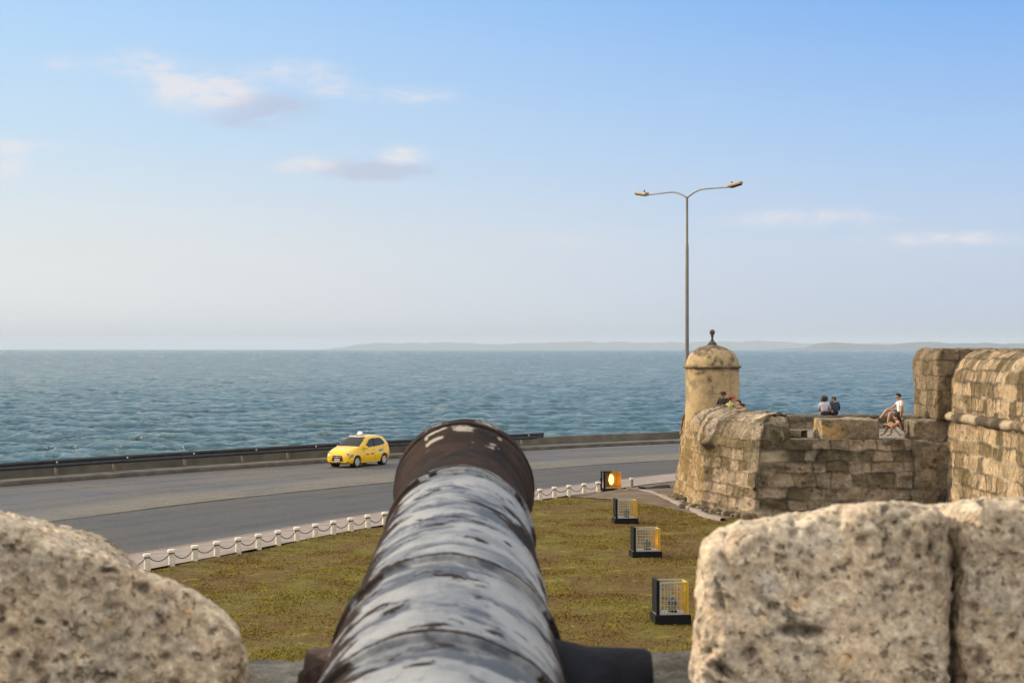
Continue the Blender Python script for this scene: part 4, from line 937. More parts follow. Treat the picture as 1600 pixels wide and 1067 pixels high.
# ------------------------------------------------------------------ floodlight cages
def flood_cage(px0, px1, pyb, hpx, label, lit, rz=R(6), depth=.56, tint='cage'):
    D = F * H / (pyb - 546.0); wd = (px1 - px0) / F * D * .92; ht = hpx / F * D; xc = ((px0 + px1) / 2 - 800) / F * D
    r = tag(empty('floodlight_cage', (xc, D + depth / 2, .03), rz), label, 'floodlight', 'caged floodlights on the lawn')
    bh = .235 * ht; w2 = wd / 2
    mb = MB(); mb.box((0, 0, bh / 2), (wd, depth + .1, bh), bev=.015); mb.build('plinth', M['black'], r)
    x0, x1, y0, y1, z0, z1 = -w2 + .04, w2 - .07, -depth / 2 + .02, depth / 2 - .02, bh, ht
    mb = MB(); mb.box((x0 + .035, 0, (z0 + z1) / 2 + .02), (.07, depth - .02, z1 - z0 + .04), bev=.008); mb.build('side_panel', M['black'], r)
    mb = MB(); fw = .035
    mb.box(((x0 + x1) / 2 + .04, y0, z1 - fw / 2), (x1 - x0 - .08, .03, fw)); mb.box(((x0 + x1) / 2 + .04, y0, z0 + fw / 2), (x1 - x0 - .08, .03, fw))
    mb.box((x0 + .09, y0, (z0 + z1) / 2), (fw, .032, z1 - z0 - .002)); mb.box((x0 + .09, y1, (z0 + z1) / 2), (fw, .032, z1 - z0 - .002)); mb.box(((x0 + x1) / 2 + .04, y1, z1 - fw / 2), (x1 - x0 - .08, .03, fw))
    mb.box(((x0 + x1) / 2, 0, z0 + .012), (x1 - x0, depth - .08, .02))
    mb.build('front_frame', M['cage'], r)
    mb = MB(); nx = 7; nz = 7; a = x0 + .11; b = x1 - .09
    for i in range(1, nx): xx = a + (b - a) * i / nx; mb.box((xx, y0 + .002, (z0 + z1) / 2), (.014, .012, z1 - z0 - .05))
    for i in range(1, nz): z_ = z0 + (z1 - z0) * i / nz; mb.box(((a + b) / 2, y0 + .012, z_), (b - a, .012, .014))
    mb.build('front_grille', M['cage'], r)
    mb = MB(); mb.box((x1, y0, (z0 + z1) / 2), (.05, .05, z1 - z0)); mb.box((x1, y1, (z0 + z1) / 2), (.05, .05, z1 - z0)); mb.box((x1, 0, z1 - .03), (.045, depth - .1, .045)); mb.box((x1 - .09, y0 - .001, z1 - .03), (.12, .034, .05))
    for i in range(1, 7): yq = y0 + (y1 - y0) * i / 7; mb.box((x1, yq, (z0 + z1) / 2), (.02, .03, z1 - z0 - .05))
    for i in range(1, 7): z_ = z0 + (z1 - z0) * i / 7; mb.box((x1 + .01, 0, z_), (.018, depth - .1, .025))
    for i in range(2): mb.box((x1 - .085 + .042 * i, y0 + .003, (z0 + z1) / 2), (.018, .014, z1 - z0 - .05))
    for i in range(1, 7): z_ = z0 + (z1 - z0) * i / 7; mb.box((x1 - .045, y0 + .014, z_), (.07, .012, .016))
    for i in range(1, 5): mb.box((x1 - .02 - .04 * i, y1 - .0, (z0 + z1) / 2), (.016, .016, z1 - z0 - .05))
    mb.build('side_grille', M['yellow'], r)
    # the lamp inside, tilted towards the wall on the right
    cx, cz = .06, z0 + (z1 - z0) * .34; rt_ = Matrix.Rotation(R(-62), 4, 'Y')
    Mx = Matrix.Translation((cx, .03, cz)) @ Matrix.Rotation(R(68), 4, 'Y')
    mb = MB(); mb.lathe([(0, -.10), (.06, -.10), (.09, -.05), (.125, .04), (.135, .05), (.135, .07), (.12, .07)], seg=22, M=Mx); fl = mb.build('lamp_body', M['flood'], r, True)
    mb = MB(); mb.lathe([(.12, .06), (0, .065)], seg=22, M=Mx); mb.build('lens', M['lamp_lens'], fl)
    mb = MB(); mb.tube([(cx, -.17, z0), (cx, -.19, cz), (cx, -.12, cz)], .014, 8); mb.tube([(cx, .23, z0), (cx, .25, cz), (cx, .18, cz)], .014, 8); mb.box((cx, .03, z0 + .035), (.16, .22, .05)); mb.build('bracket', M['black'], r)
    L = bpy.data.lights.new('lamp_light', 'SPOT'); L.energy = lit; L.color = (1.0, .50, .10); L.spot_size = R(120); L.spot_blend = .6; L.shadow_soft_size = .1
    lo = bpy.data.objects.new('lamp_light', L); COL.objects.link(lo); lo.parent = r; lo.location = (cx + .13, .03, cz + .05)
    lo.rotation_euler = Vector((-1, 0, .12)).to_track_quat('Z', 'Y').to_euler()
    return r
flood_cage(957, 998, 820, 37, 'far caged floodlight on a low black plinth behind two others on the lawn', .3)
flood_cage(984, 1035, 874, 46, 'middle caged floodlight on the lawn with orange glow on the grass beside it', 5)
flood_cage(1018, 1080, 978, 66, 'nearest and largest caged floodlight beside the big pitted stone block', .3)
# the lit one on the corner by the bollards: a taller box turned to show its lamp
x, y, _ = G(955, 771)
fb = tag(empty('floodlight_cage', (x, y + .2, .08)), 'brightly lit amber floodlight box at the far lawn corner beside the last bollard', 'floodlight', 'caged floodlights on the lawn')
mb = MB(); mb.box((0, .1, .05), (.86, .5, .1), bev=.01); mb.build('plinth', M['black'], fb)
mb = MB(); mb.box((-.40, .1, .46), (.05, .46, .72)); mb.box((-.28, -.12, .46), (.10, .03, .72)); mb.box((-.2, .1, .82), (.46, .5, .03)); mb.box((-.44, -.02, .3), (.04, .05, .5)); mb.build('housing', M['black'], fb)
amb = simple('amber lamp glass', (.50, .25, .02), .3, var=.15, nscale=6)
mb = MB(); mb.box((.18, -.10, .47), (.48, .02, .64)); mb.box((.42, .1, .47), (.02, .42, .66)); mb.box((.1, .33, .47), (.6, .02, .68)); mb.build('amber_panel', amb, fb)
mb = MB()
for z_ in (.24, .47, .70): mb.box((.18, -.117, z_), (.48, .01, .014))
for x_ in (.22, .33): mb.box((x_, -.121, .47), (.014, .01, .64))
mb.build('panel_bars', simple('brown panel bars', (.35, .16, .02), .5), fb)
mb = MB(); mb.lathe([(0, 0), (.07, .05), (.105, .18), (.085, .36), (.05, .42), (0, .44)], c=(.0, -.12, .28), seg=20, M=Matrix.Diagonal((1, .35, 1, 1))); mb2 = mb.build('lit_bulb', emis('glowing bulb', (1.0, .66, .16), 2.6), fb, True); mb2.location = (0, -.115, 0)
mb = MB(); mb.tube([(.30, -.55, .03), (.62, -.35, .16), (.80, -.22, .2)], .09, 8); V, N, Q = rbox((.48, -.35, .06), (.34, .16, .06), .05, 16); V = V + N * (.03 * fbm(V * 9, 3, 5))[:, None]; mb.bm.free()
rk = mesh_np('foot_stone', V, Q, M['dirt']); rk.location = (x, y + .1, .08); tag(rk, 'flat slab of rubble lying in front of the amber floodlight box', 'stone')
L = bpy.data.lights.new('lamp_light', 'POINT'); L.energy = 3; L.color = (1.0, .5, .1); L.shadow_soft_size = .08; lo = bpy.data.objects.new('lamp_light', L); COL.objects.link(lo); lo.parent = fb; lo.location = (.5, -.35, .45)

# ------------------------------------------------------------------ taxi
tx, ty = (560 - 800) / F * 87.2, 87.2; heading = R(30)      # from -Y towards -X
taxi = tag(empty('taxi', (tx, ty, .0)), 'small yellow hatchback taxi with a white roof sign driving along the sea lane', 'taxi')
taxi.scale = (1.07, 1.07, 1.07); taxi.rotation_euler = (0, 0, math.atan2(-math.cos(heading), -math.sin(heading)))   # local +X is forward
M['taxi_yellow'] = simple('taxi yellow paint', (.92, .56, .008), .28, 0, var=.04, nscale=2, coat=.6)
M['glass'] = simple('dark car glass', (.006, .009, .015), .08, 0, var=.1, spec=.35)
M['side_glass'] = simple('side car glass', (.05, .075, .09), .08, 0, var=.1, spec=.8)
M['black_plastic'] = simple('black bumper plastic', (.016, .016, .017), .6)
M['tyre'] = simple('tyre rubber', (.014, .014, .014), .85)
M['hub'] = simple('silver hubcap', (.55, .56, .58), .35, .5)
M['plate'] = simple('pale number plate', (.62, .52, .47), .5)
M['headlamp'] = simple('headlamp glass', (.42, .42, .42), .12, .4, var=.3, nscale=20)
M['sign_white'] = simple('white roof sign plastic', (.82, .83, .84), .4, var=.04)
M['decal_blue'] = simple('blue decal', (.10, .30, .55), .4, var=.5, nscale=30)
M['decal_red'] = simple('dark red lettering', (.25, .05, .02), .5)
M['indicator'] = simple('orange indicator', (.75, .18, .02), .3)
# stations: x, zbottom, zbelt, ztop, wbot, wmid, wbelt, wtop
ST = [(1.745, .34, .50, .56, .40, .46, .44, .34), (1.72, .24, .58, .66, .55, .60, .58, .46), (1.62, .20, .66, .76, .64, .69, .66, .54), (1.45, .18, .72, .85, .68, .725, .69, .58),
      (1.2, .18, .77, .93, .70, .742, .70, .60), (.98, .18, .82, .97, .70, .748, .705, .64), (.86, .18, .86, 1.00, .70, .748, .70, .655), (.55, .18, .90, 1.21, .70, .748, .70, .61),
      (.30, .18, .915, 1.365, .70, .748, .695, .58), (.10, .18, .925, 1.455, .70, .748, .69, .56), (-.15, .18, .935, 1.485, .70, .748, .69, .55), (-.5, .18, .945, 1.50, .70, .748, .69, .55), (-.9, .18, .96, 1.49, .70, .748, .69, .545),
      (-1.2, .18, .985, 1.455, .70, .745, .685, .49), (-1.42, .20, 1.01, 1.40, .69, .74, .68, .475), (-1.55, .24, 1.02, 1.30, .67, .725, .665, .48), (-1.66, .28, 1.0, 1.14, .64, .70, .64, .52), (-1.735, .34, .93, .99, .58, .65, .60, .52)]
ST = np.array(ST); xs_ = ST[:, 0]
def section(x):
    zb, zl, zt_, wb, wm, wl, wt = [np.interp(-x, -xs_, ST[:, i]) for i in range(1, 8)]
    zm = zb + (zl - zb) * .45
    half = [(0, zb), (wb * .8, zb), (wb, zb + .03), (wm, zm - .12), (wm + .004, zm), (wm - .004, zm + .12), (wl + .012, zl - .05), (wl, zl), (wl + (wt - wl) * .30, zl + (zt_ - zl) * .33), (wl + (wt - wl) * .62, zl + (zt_ - zl) * .64),
            (wt + .006, zl + (zt_ - zl) * .86), (wt * .93, zt_ - (zt_ - zl) * .05), (wt * .6, zt_), (0, zt_ + .008)]
    return half
xg = np.unique(np.r_[np.linspace(1.745, -1.735, 59), xs_])[::-1]
rows_ = []
for x in xg:
    h_ = section(x); full = [(-y_, z_) for y_, z_ in h_[::-1][:-1]] + h_; rows_.append([(x, y_, z_) for y_, z_ in full[:-1]])
B = np.array(rows_); nsec = B.shape[1]
bm = bmesh.new(); vv = [[bm.verts.new(q_) for q_ in r_] for r_ in B]
for a, b in zip(vv, vv[1:]):
    for k in range(nsec): bm.faces.new((a[k], a[(k + 1) % nsec], b[(k + 1) % nsec], b[k]))
bm.faces.new(vv[0][::-1]); bm.faces.new(vv[-1]); bmesh.ops.recalc_face_normals(bm, faces=bm.faces)
me = bpy.data.meshes.new('body'); bm.to_mesh(me); bm.free(); body = link('body', me, M['taxi_yellow'], None, True)
cut = MB(); WX = (1.10, -1.19); WR = .275
for wx in WX:
    for sg in (-1, 1):
        cut.tube([(wx, sg * .50, WR), (wx, sg * .9, WR)], .335, 28)
co_ = cut.build('cutter', M['black_plastic'])
bo = body.modifiers.new('b', 'BOOLEAN'); bo.operation = 'DIFFERENCE'; bo.object = co_; bo.solver = 'EXACT'
dg = bpy.context.evaluated_depsgraph_get(); me2 = bpy.data.meshes.new_from_object(body.evaluated_get(dg)); body.modifiers.clear(); body.data = me2
for pgn in me2.polygons: pgn.use_smooth = True
try: me2.set_sharp_from_angle(angle=R(32))
except Exception: pass
bpy.data.objects.remove(co_); body.parent = taxi; body['label'] = 'glossy yellow car body'
def side_pt(x, f, sg, off=.012):         # point on the glasshouse side, f=0 belt .. 1 roof rail
    h_ = section(x); z_ = h_[7][1] + (h_[10][1] - h_[7][1]) * f; y_ = np.interp(z_, [q_[1] for q_ in h_[7:11]], [q_[0] for q_ in h_[7:11]]); return Vector((x, sg * (y_ + off + .006), z_))
def low_pt(x, f, sg, off=.008):          # f=0 sill .. 1 belt
    h_ = section(x); zz_ = h_[2][1] + (h_[7][1] - h_[2][1]) * f; ys_ = np.interp(zz_, [q_[1] for q_ in h_[2:8]], [q_[0] for q_ in h_[2:8]]); return Vector((x, sg * (ys_ + off), zz_))
def patch(name, fn, outline, mat, sg, parent=None, n=8, off=.012):
    "outline (x,f) polygon -> fan patch on the side surface"
    mb = MB(); cx = sum(o_[0] for o_ in outline) / len(outline); cf = sum(o_[1] for o_ in outline) / len(outline)
    ringv = []
    for lev in (1.0, .66, .33):
        ringv.append([mb.bm.verts.new(fn(cx + (x_ - cx) * lev, cf + (f_ - cf) * lev, sg, off)) for x_, f_ in outline])
    c_ = mb.bm.verts.new(fn(cx, cf, sg, off)); m_ = len(outline)
    for a, b in zip(ringv, ringv[1:]):
        for k in range(m_): mb.bm.faces.new((a[k], a[(k + 1) % m_], b[(k + 1) % m_], b[k]))
    for k in range(m_): mb.bm.faces.new((ringv[-1][k], ringv[-1][(k + 1) % m_], c_))
    bmesh.ops.solidify(mb.bm, geom=list(mb.bm.faces), thickness=.006)
    return mb.build(name, mat, taxi if parent is None else parent)
for sg in (-1, 1):
    patch('side_window', side_pt, [(.50, .06), (.10, .62), (-.02, .80), (-.12, .84), (-.30, .86), (-.33, .06), (0, .05)], M['side_glass'], sg)
    patch('side_window', side_pt, [(-.42, .06), (-.40, .86), (-.8, .88), (-1.05, .82), (-1.22, .55), (-1.30, .28), (-1.24, .14), (-.8, .07)], M['side_glass'], sg)
    patch('door_pillar', side_pt, [(-.335, .04), (-.31, .88), (-.395, .88), (-.415, .04)], M['black_plastic'], sg, off=.010)
    def ln_(pts, nm='door_seam'): return [patch(nm, low_pt, [(a[0] - .006, a[1]), (a[0] + .006, a[1]), (b[0] + .006, b[1]), (b[0] - .006, b[1])], M['black_plastic'], sg, off=.003) for a, b in zip(pts, pts[1:])]
    ln_([(.58, .12), (.60, .95)]); ln_([(-.37, .12), (-.38, .97)]); ln_([(-1.10, .55), (-1.15, .97)])
    for xh in (-.22, -.98):
        mb = MB(); q_ = low_pt(xh, .84, sg, .02); mb.box(q_, (.15, .03, .03), bev=.008); mb.build('door_handle', M['taxi_yellow'], taxi)
    # lettering and sticker on the doors: small marks that cannot be read at this distance
    for x0_, n_ in ((.42, 5), (-.02, 5)):
        mb = MB()
        for k in range(n_):
            q_ = low_pt(x0_ - k * .06, .56, sg, .006); mb.box(q_, (.035, .006, .055 if k % 2 else .07)); 
        mb.build('door_lettering', M['decal_red'], taxi)
    patch('door_sticker', low_pt, [(-.68, .62), (-.66, .80), (-1.0, .80), (-1.02, .62)], M['sign_white'], sg, off=.006)
    patch('sticker_mark', low_pt, [(-.70, .68), (-.70, .76), (-.97, .76), (-.97, .68)], M['decal_blue'], sg, off=.012)
    mb = MB(); q_ = side_pt(.50, .12, sg, .11); V, N, Q = rbox(tuple(q_), (.06, .10, .075), .05, 14); mesh_np('wing_mirror', V, Q, M['taxi_yellow'], taxi); mb.bm.free()
    # headlamp wrapping the corner
    ol = [(1.36, .80), (1.50, .93), (1.62, .90), (1.68, .72), (1.60, .60), (1.44, .62)]
    patch('headlight', low_pt, ol, M['headlamp'], sg, off=.010)
    hl = MB(); c_ = low_pt(1.665, .80, sg, -.16); V, N, Q = rbox((1.635, sg * .50, .645), (.06, .13, .09), .05, 16); mesh_np('headlight', V, Q, M['headlamp'], taxi); hl.bm.free()
    patch('turn_signal', low_pt, [(1.62, .58), (1.66, .66), (1.69, .62), (1.67, .52)], M['indicator'], sg, off=.014)
    V, N, Q = rbox((1.67, sg * .50, .31), (.055, .12, .06), .03, 12); mesh_np('fog_recess', V, Q, M['black_plastic'], taxi)
    V, N, Q = rbox((-1.60, sg * .60, .88), (.08, .07, .15), .04, 12); mesh_np('tail_light', V, Q, simple('red tail lamp', (.5, .02, .02), .2), taxi)
    for wx in WX:
        wh = MB(); wh.tube([(wx, sg * .555, WR), (wx, sg * .57, WR), (wx, sg * .70, WR), (wx, sg * .725, WR)], [.24, WR, WR, .25], 30); wo = wh.build('wheel', M['tyre'], taxi, True)
        hb = MB(); hb.tube([(wx, sg * .72, WR), (wx, sg * .735, WR), (wx, sg * .728, WR)], [.185, .17, .05], 24); hb.build('rim', M['hub'], wo, True)
        sp = MB()
        for k in range(7):
            a = 2 * math.pi * k / 7; sp.box((wx + .11 * math.cos(a), sg * .7365, WR + .11 * math.sin(a)), (.035, .008, .035))
        sp.build('rim_hole', M['black_plastic'], wo)
        aw = MB(); aw.tube([(wx, sg * .50, WR), (wx, sg * .508, WR)], .333, 26); aw.build('wheel_well', M['black_plastic'], taxi)
# windscreen: patch on top surface between the hood and the roof
def top_pt(x, f, sg=1, off=.01):         # f -1..1 across
    h_ = section(x); a = np.array(h_[12]); z_ = h_[12][1]; wtp = h_[10][0]; y_ = f * wtp; zz_ = np.interp(abs(y_), [0, h_[12][0], h_[11][0], h_[10][0]], [h_[13][1], h_[12][1], h_[11][1], h_[10][1]]); return Vector((x + off * .5, y_, zz_ + off))
mb = MB(); rowsw = []
for x in np.linspace(.86, .13, 12):
    rowsw.append([mb.bm.verts.new(top_pt(x, f)) for f in np.linspace(-.97, .97, 13)])
for a, b in zip(rowsw, rowsw[1:]):
    for k in range(12): mb.bm.faces.new((a[k], a[k + 1], b[k + 1], b[k]))
ws = mb.build('windscreen', M['glass'], taxi, True)
mb = MB(); rowsw = []
for x in np.linspace(-1.47, -1.69, 6):
    rowsw.append([mb.bm.verts.new(top_pt(x, f) + Vector((-.014, 0, 0))) for f in np.linspace(-.85, .85, 11)])
for a, b in zip(rowsw, rowsw[1:]):
    for k in range(10): mb.bm.faces.new((a[k], a[k + 1], b[k + 1], b[k]))
mb.build('rear_window', M['glass'], taxi, True)
V, N, Q = rbox((1.715, 0, .46), (.045, .33, .14), .03, 20); V[:, 1] *= (.82 + .9 * (.60 - V[:, 2])); gri = mesh_np('grille', V, Q, M['black_plastic'], taxi)
mb = MB(); mb.box((1.762, 0, .515), (.014, .46, .022), bev=.003); mb.box((1.768, 0, .515), (.02, .12, .05), bev=.008); mb.build('grille_bar', M['hub'], gri)
mb = MB(); mb.box((1.765, 0, .37), (.012, .30, .15), bev=.004); pl_ = mb.build('number_plate', M['plate'], taxi)
mb = MB()
for k in range(6): mb.box((1.773, -.10 + k * .04, .375), (.004, .022, .06))
mb.build('plate_marks', simple('grey plate marks', (.35, .27, .25), .6), pl_)
V, N, Q = rbox((1.66, 0, .235), (.07, .50, .05), .03, 20); mesh_np('lower_lip', V, Q, M['black_plastic'], taxi)
# roof sign and aerial
mb = MB(); mb.prism([(-.04, -.12, 1.52), (-.25, -.12, 1.52), (-.20, -.12, 1.60), (-.145, -.12, 1.675), (-.09, -.12, 1.60)], (0, .24, 0)); sg_ = mb.build('roof_sign', M['sign_white'], taxi)
mb = MB(); mb.box((-.06, -.12, 1.505), (.03, .03, .04)); mb.box((-.06, .12, 1.505), (.03, .03, .04)); mb.box((-.22, -.12, 1.505), (.03, .03, .04)); mb.box((-.22, .12, 1.505), (.03, .03, .04)); mb.box((.02, 0, 1.508), (.02, .9, .015)); mb.build('sign_feet', M['black_plastic'], sg_)
V, N, Q = rbox((.20, 0, 1.425), (.07, .40, .022), .015, 16); mesh_np('sun_strip', V, Q, M['sign_white'], taxi)

# ------------------------------------------------------------------ people
SK = [simple('sunlit tan skin', (.46, .26, .16), .6, var=.08), simple('brown skin', (.30, .165, .10), .6, var=.08)]
HAIR = simple('dark brown hair', (.018, .013, .011), .7, var=.3, nscale=40)
def cloth(c, n='cotton'): return simple(n, c, .85, var=.08, nscale=12)
def skin_mesh(name, verts, edges, mat, parent, sub=2):
    me = bpy.data.meshes.new(name); bm = bmesh.new(); ly_ = bm.verts.layers.skin.verify(); vs = []
    for i, (co__, r__) in enumerate(verts):
        v_ = bm.verts.new(co__); v_[ly_].radius = (r__, r__) if not isinstance(r__, tuple) else r__; v_[ly_].use_root = (i == 0); vs.append(v_)
    for a, b in edges: bm.edges.new((vs[a], vs[b]))
    bm.to_mesh(me); bm.free(); o = link(name, me, None, None)
    mo = o.modifiers.new('s', 'SKIN'); mo.use_smooth_shade = True; su = o.modifiers.new('u', 'SUBSURF'); su.levels = sub; su.render_levels = sub
    dg = bpy.context.evaluated_depsgraph_get(); me2 = bpy.data.meshes.new_from_object(o.evaluated_get(dg)); o.modifiers.clear(); o.data = me2
    me2.materials.clear(); me2.materials.append(mat)
    for pg in me2.polygons: pg.use_smooth = True
    o.parent = parent; return o
def person(label, loc_, rz, J, skin, top, bottom, hair=HAIR, hairstyle='short', sleeve=.5, shorts=True, shoe=None, cap=None, group=None):
    """J: joints in local metres (x right, y forward, z up): hip, chest, neck, head, and per side sh,el,wr,kn,an"""
    r = tag(empty('person', loc_, rz), label, 'person', group)
    V = [Vector]; V = []; E = []
    def add(p_, rad, prev=None):
        V.append((Vector(p_), rad)); i = len(V) - 1
        if prev is not None: E.append((prev, i))
        return i
    hip = add(J['hip'], (.15, .11)); mid = add((Vector(J['hip']) * .5 + Vector(J['chest']) * .5), (.125, .095), hip); ch = add(J['chest'], (.155, .105), mid)
    nk = add(J['neck'], .055, ch); hd = Vector(J['head']); up_ = (hd - Vector(J['neck'])).normalized(); fw = Vector(J.get('face', (0, 1, 0))).normalized()
    jaw = add(hd - up_ * .065 + fw * .012, .062, nk); sk = add(hd + up_ * .01, .092, jaw); cr = add(hd + up_ * .075, .074, sk)
    add(hd + fw * .100 - up_ * .015, .012, sk)
    sdv = fw.cross(up_).normalized()
    for sg in (-1, 1): add(hd + sdv * sg * .088 - up_ * .01, .012, sk)
    wrs = []
    for sd_ in 'lr':
        sh = add(J['sh' + sd_], .058, ch); el_ = add(J['el' + sd_], .047, sh); wr = add(J['wr' + sd_], .027, el_)
        d = (Vector(J['wr' + sd_]) - Vector(J['el' + sd_])).normalized(); s2 = d.orthogonal().normalized(); pm = add(Vector(J['wr' + sd_]) + d * .07, (.038, .018), wr); n3 = d.cross(s2)
        for k, (o_, lf) in enumerate(((-.030, .055), (-.010, .070), (.010, .066), (.028, .050))):
            a_ = add(Vector(J['wr' + sd_]) + d * (.085 + lf * .5) + s2 * o_ + n3 * .006, .0085, pm); add(Vector(J['wr' + sd_]) + d * (.085 + lf) + s2 * o_ + n3 * .02, .007, a_)
        add(Vector(J['wr' + sd_]) + d * .07 + s2 * -.058 + n3 * .015, .009, pm)
    for sd_ in 'lr':
        sgn = -1 if sd_ == 'l' else 1
        hp = add(Vector(J['hip']) + Vector((sgn * .09, .02, -.02)), .090, hip); kn = add(J['kn' + sd_], .068, hp); cf = add(Vector(J['kn' + sd_]) * .62 + Vector(J['an' + sd_]) * .38, .062, kn); an_ = add(J['an' + sd_], .034, cf)
        tt = Vector(J.get('toe' + sd_, (0, .8, -.3))).normalized(); f1 = add(Vector(J['an' + sd_]) + tt * .10 + Vector((0, 0, -.03)), (.036, .024), an_); add(Vector(J['an' + sd_]) + tt * .18 + Vector((0, 0, -.035)), (.032, .015), f1)
        if shoe is not None:
            a_ = Vector(J['an' + sd_]); skin_mesh('shoe', [(a_ + Vector((0, 0, .0)), .047), (a_ + tt * .10 + Vector((0, 0, -.03)), .045), (a_ + tt * .20 + Vector((0, 0, -.035)), .036)], [(0, 1), (1, 2)], shoe, r, 1)
    skin_mesh('body', V, E, skin, r)
    g = .016; tv = [(Vector(J['hip']) + Vector((0, 0, .02)), (.150, .125)), (Vector(J['hip']) * .5 + Vector(J['chest']) * .5, (.160, .130)), (Vector(J['chest']), (.185, .142)), (Vector(J['neck']) * .55 + Vector(J['chest']) * .45, (.125, .115)), (Vector(J['neck']) * .85 + Vector(J['chest']) * .15, (.075, .072))]; te = [(0, 1), (1, 2), (2, 3), (3, 4)]
    if sleeve > 0:
        for sd_ in 'lr':
            a_, b_ = Vector(J['sh' + sd_]), Vector(J['el' + sd_]); i = len(tv); tv.append((a_, .072)); te.append((2, i)); tv.append((a_.lerp(b_, min(sleeve * 1.4, 1.0)), .058)); te.append((i, i + 1))
            if sleeve > .75: tv.append((b_.lerp(Vector(J['wr' + sd_]), .9), .042)); te.append((i + 1, i + 2))
    skin_mesh('shirt', tv, te, top, r)
    pv = [(Vector(J['hip']) + Vector((0, 0, .0)), (.140, .115)), (Vector(J['hip']) * .72 + Vector(J['chest']) * .28, (.135, .105))]; pe = [(0, 1)]
    for sd_ in 'lr':
        sgn = -1 if sd_ == 'l' else 1; hp = Vector(J['hip']) + Vector((sgn * .09, .02, -.02)); kn = Vector(J['kn' + sd_]); i = len(pv)
        pv.append((hp, .098)); pe.append((0, i)); pv.append((hp.lerp(kn, .72 if shorts else 1.0), .085 if shorts else .075)); pe.append((i, i + 1))
        if not shorts: pv.append((kn.lerp(Vector(J['an' + sd_]), .9), .055)); pe.append((i + 1, i + 2))
    skin_mesh('shorts' if shorts else 'trousers', pv, pe, bottom, r)
    # hair
    hb = hd + up_ * .040 - fw * .034
    Vh, Nh, Qh = rbox((0, 0, 0), (.088, .098, .088), .080, 16)
    if hairstyle == 'bushy': Vh = Vh * 1.45 + Nh * (.03 * fbm(Vh * 22, 2, 4))[:, None]; hb = hb - up_ * .03
    basis = np.array([list(sdv), list(fw), list(up_)]); Vh = Vh @ basis + np.array(hb); ho = mesh_np('hair', Vh, Qh, hair, r)
    if hairstyle == 'long': skin_mesh('hair_fall', [(hb - fw * .03, .08), (hb - fw * .075 - up_ * .14, .075), (hb - fw * .07 - up_ * .30, .05)], [(0, 1), (1, 2)], hair, ho, 1)
    if cap is not None:
        Vc, Nc, Qc = rbox((0, 0, .04), (.098, .108, .062), .06, 14); Vc = Vc @ basis + np.array(hd + up_ * .025); co2 = mesh_np('cap', Vc, Qc, cap, r)
        mb = MB(); mb.box((0, 0, 0), (.15, .12, .012), bev=.004); b_ = mb.build('cap_brim', cap, co2); b_.matrix_local = Matrix.Translation(hd + up_ * .05 + fw * .13) @ Matrix((sdv, fw, up_)).transposed().to_4x4()
    for sg in (-1, 1):
        Ve, Ne, Qe = rbox((0, 0, 0), (.010, .008, .006), .006, 6); Ve = Ve @ basis + np.array(hd + fw * .082 + sdv * sg * .034 + up_ * .012); mesh_np('eye', Ve, Qe, M['black'], r)
    return r
# person local frame: y forward.  rz turns forward: rz=90deg -> forward is -X (left in the picture)
x, y, z = AT(1407, 651, 61.2)
person('man in a white T-shirt and dark shorts sitting on the parapet with one knee raised', (x, y, z), R(90), dict(hip=(0, 0, .10), chest=(.0, .0, .44), neck=(.0, .04, .60), head=(.0, .10, .74), face=(0, 1, -.15),
       shl=(-.17, .0, .53), ell=(-.24, .02, .26), wrl=(-.22, .05, .04), shr=(.17, .02, .53), elr=(.20, .22, .36), wrr=(.10, .42, .26),
       knl=(-.10, .40, .14), anl=(-.10, .50, -.26), toel=(0, .8, -.4), knr=(.09, .44, .27), anr=(.12, .72, -.06), toer=(0, .8, -.5)), SK[0], cloth((.80, .78, .77), 'white cotton'), cloth((.06, .065, .07), 'dark shorts'), shoe=cloth((.05, .06, .08), 'dark trainers'), sleeve=.45)
x, y, z = AT(1409, 682, 60.5)
person('woman in dark top and white shorts sitting low in the wall opening hugging her knees', (x, y, z + .02), R(78), dict(hip=(0, 0, .10), chest=(.0, .10, .40), neck=(.0, .17, .54), head=(.0, .21, .67), face=(-.1, 1, -.1),
       shl=(-.15, .12, .48), ell=(-.17, .34, .34), wrl=(-.05, .52, .40), shr=(.15, .12, .48), elr=(.19, .32, .30), wrr=(.06, .50, .36),
       knl=(-.12, .34, .46), anl=(-.16, .38, .07), toel=(0, 1, -.2), knr=(.06, .40, .48), anr=(.10, .62, .07), toer=(0, 1, -.2)), SK[0], cloth((.03, .022, .02), 'black top'), cloth((.7, .68, .66), 'white shorts'), sleeve=0, hairstyle='long')
sit = dict(hip=(0, 0, .10), chest=(0, .03, .40), neck=(0, .06, .54), head=(0, .10, .67), shl=(-.17, .04, .48), ell=(-.24, .12, .24), wrl=(-.12, .32, .16), shr=(.17, .04, .48), elr=(.24, .12, .24), wrr=(.12, .32, .16),
           knl=(-.11, .42, .12), anl=(-.11, .50, -.30), knr=(.11, .42, .12), anr=(.11, .50, -.30))
x, y, z = AT(1291, 653, 69.0)
d_ = dict(sit); d_.update(wrr=(.40, .16, .14), elr=(.26, .06, .20), face=(.5, .8, 0))
person('woman with bushy dark hair and a pale lilac shirt sitting on the far parapet', (x, 69.35, 3.36), R(-10), d_, SK[0], cloth((.50, .50, .60), 'lilac shirt'), cloth((.03, .03, .05), 'dark jeans'), hairstyle='bushy', shorts=False, sleeve=.6)
d_ = dict(sit); d_.update(face=(-1, .25, 0), head=(-.03, .08, .64), ell=(-.26, .10, .22), wrl=(-.28, .28, .2))
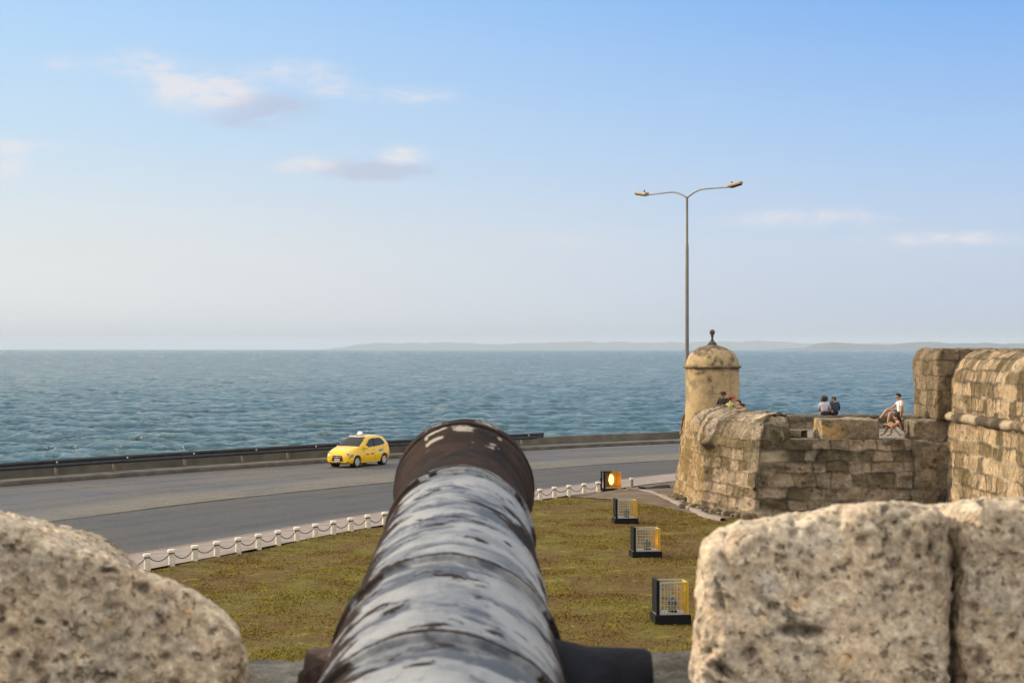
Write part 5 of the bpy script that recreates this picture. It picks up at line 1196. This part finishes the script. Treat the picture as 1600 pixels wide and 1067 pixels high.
person('person in a navy shirt sitting beside the bushy-haired woman on the far parapet', (x + .42, 69.35, 3.36), R(8), d_, SK[0], cloth((.03, .045, .085), 'navy shirt'), cloth((.015, .018, .03), 'navy trousers'), shorts=False, sleeve=.9)
stand = dict(hip=(0, 0, .88), chest=(0, .03, 1.20), neck=(0, .04, 1.36), head=(0, .07, 1.475), shl=(-.17, .03, 1.29), ell=(-.24, .12, 1.06), wrl=(-.14, .34, 1.06), shr=(.17, .03, 1.29), elr=(.24, .12, 1.06), wrr=(.14, .34, 1.06),
             knl=(-.10, .02, .46), anl=(-.10, 0, .07), knr=(.10, .02, .46), anr=(.10, 0, .07), face=(.6, 1, -.1))
X66 = lambda px_, D_: (px_ - 800) / F * D_
person('person in a black top and dark cap leaning behind the parapet by the sentry box', (X66(1131, 66.4), 66.4, 2.82), R(150), stand, SK[1], cloth((.018, .017, .02), 'black top'), cloth((.03, .03, .04), 'jeans'), cap=cloth((.05, .02, .02), 'dark cap'), shorts=False, sleeve=.9)
d_ = {k_: ((v_[0], v_[1], v_[2] - .17) if k_ not in ('face', 'anl', 'anr') else v_) for k_, v_ in stand.items()}; d_['face'] = (.2, 1, 0)
person('bare-shouldered person in a lime green vest and red cap by the sentry box', (X66(1140.5, 65.7), 65.7, 2.82), R(-40), d_, SK[0], cloth((.28, .42, .05), 'lime vest'), cloth((.05, .05, .06), 'shorts'), cap=cloth((.55, .03, .03), 'red cap'), sleeve=0)
lean = {k_: ((v_[0], v_[1], v_[2]) if k_ not in ('face',) else v_) for k_, v_ in sit.items()}
d_ = dict(sit); d_.update(face=(-.6, .8, 0), head=(0, .12, .70))
person('dark-haired person in a navy top half hidden behind the rounded parapet', (X66(1158, 64.0), 64.0, 3.34), R(60), d_, SK[0], cloth((.04, .06, .14), 'navy top'), cloth((.05, .05, .06), 'shorts'), sleeve=.4)
d_ = dict(sit); d_.update(chest=(0, .10, .36), neck=(0, .18, .47), head=(0, .26, .57), shl=(-.16, .16, .43), ell=(-.12, .42, .40), wrl=(-.06, .66, .36), shr=(.16, .16, .43), elr=(.14, .40, .38), wrr=(.10, .62, .34), face=(0, 1, -.3))
person('woman in a white and blue top stretching her arms over the rounded parapet', (X66(1170, 63.4), 63.4, 3.36), R(78), d_, SK[0], cloth((.60, .64, .78), 'white blue top'), cloth((.06, .10, .40), 'blue shorts'), sleeve=0, hairstyle='short')

# ------------------------------------------------------------------ haze
hm = bpy.data.materials.new('thin sea haze'); hm.use_nodes = True; nt = hm.node_tree; nt.nodes.clear()
out = nt.nodes.new('ShaderNodeOutputMaterial'); pv_ = nt.nodes.new('ShaderNodeVolumePrincipled'); nt.links.new(pv_.outputs[0], out.inputs['Volume'])
pv_.inputs['Color'].default_value = (.66, .80, .97, 1); pv_.inputs['Density'].default_value = 5.2e-5; pv_.inputs['Anisotropy'].default_value = .0
mb = MB(); mb.box((0, 15000, 148), (190000, 100000, 306)); hz_ = mb.build('haze', hm); tag(hz_, 'thin pale sea haze lying over the bay', 'haze', kind='stuff')
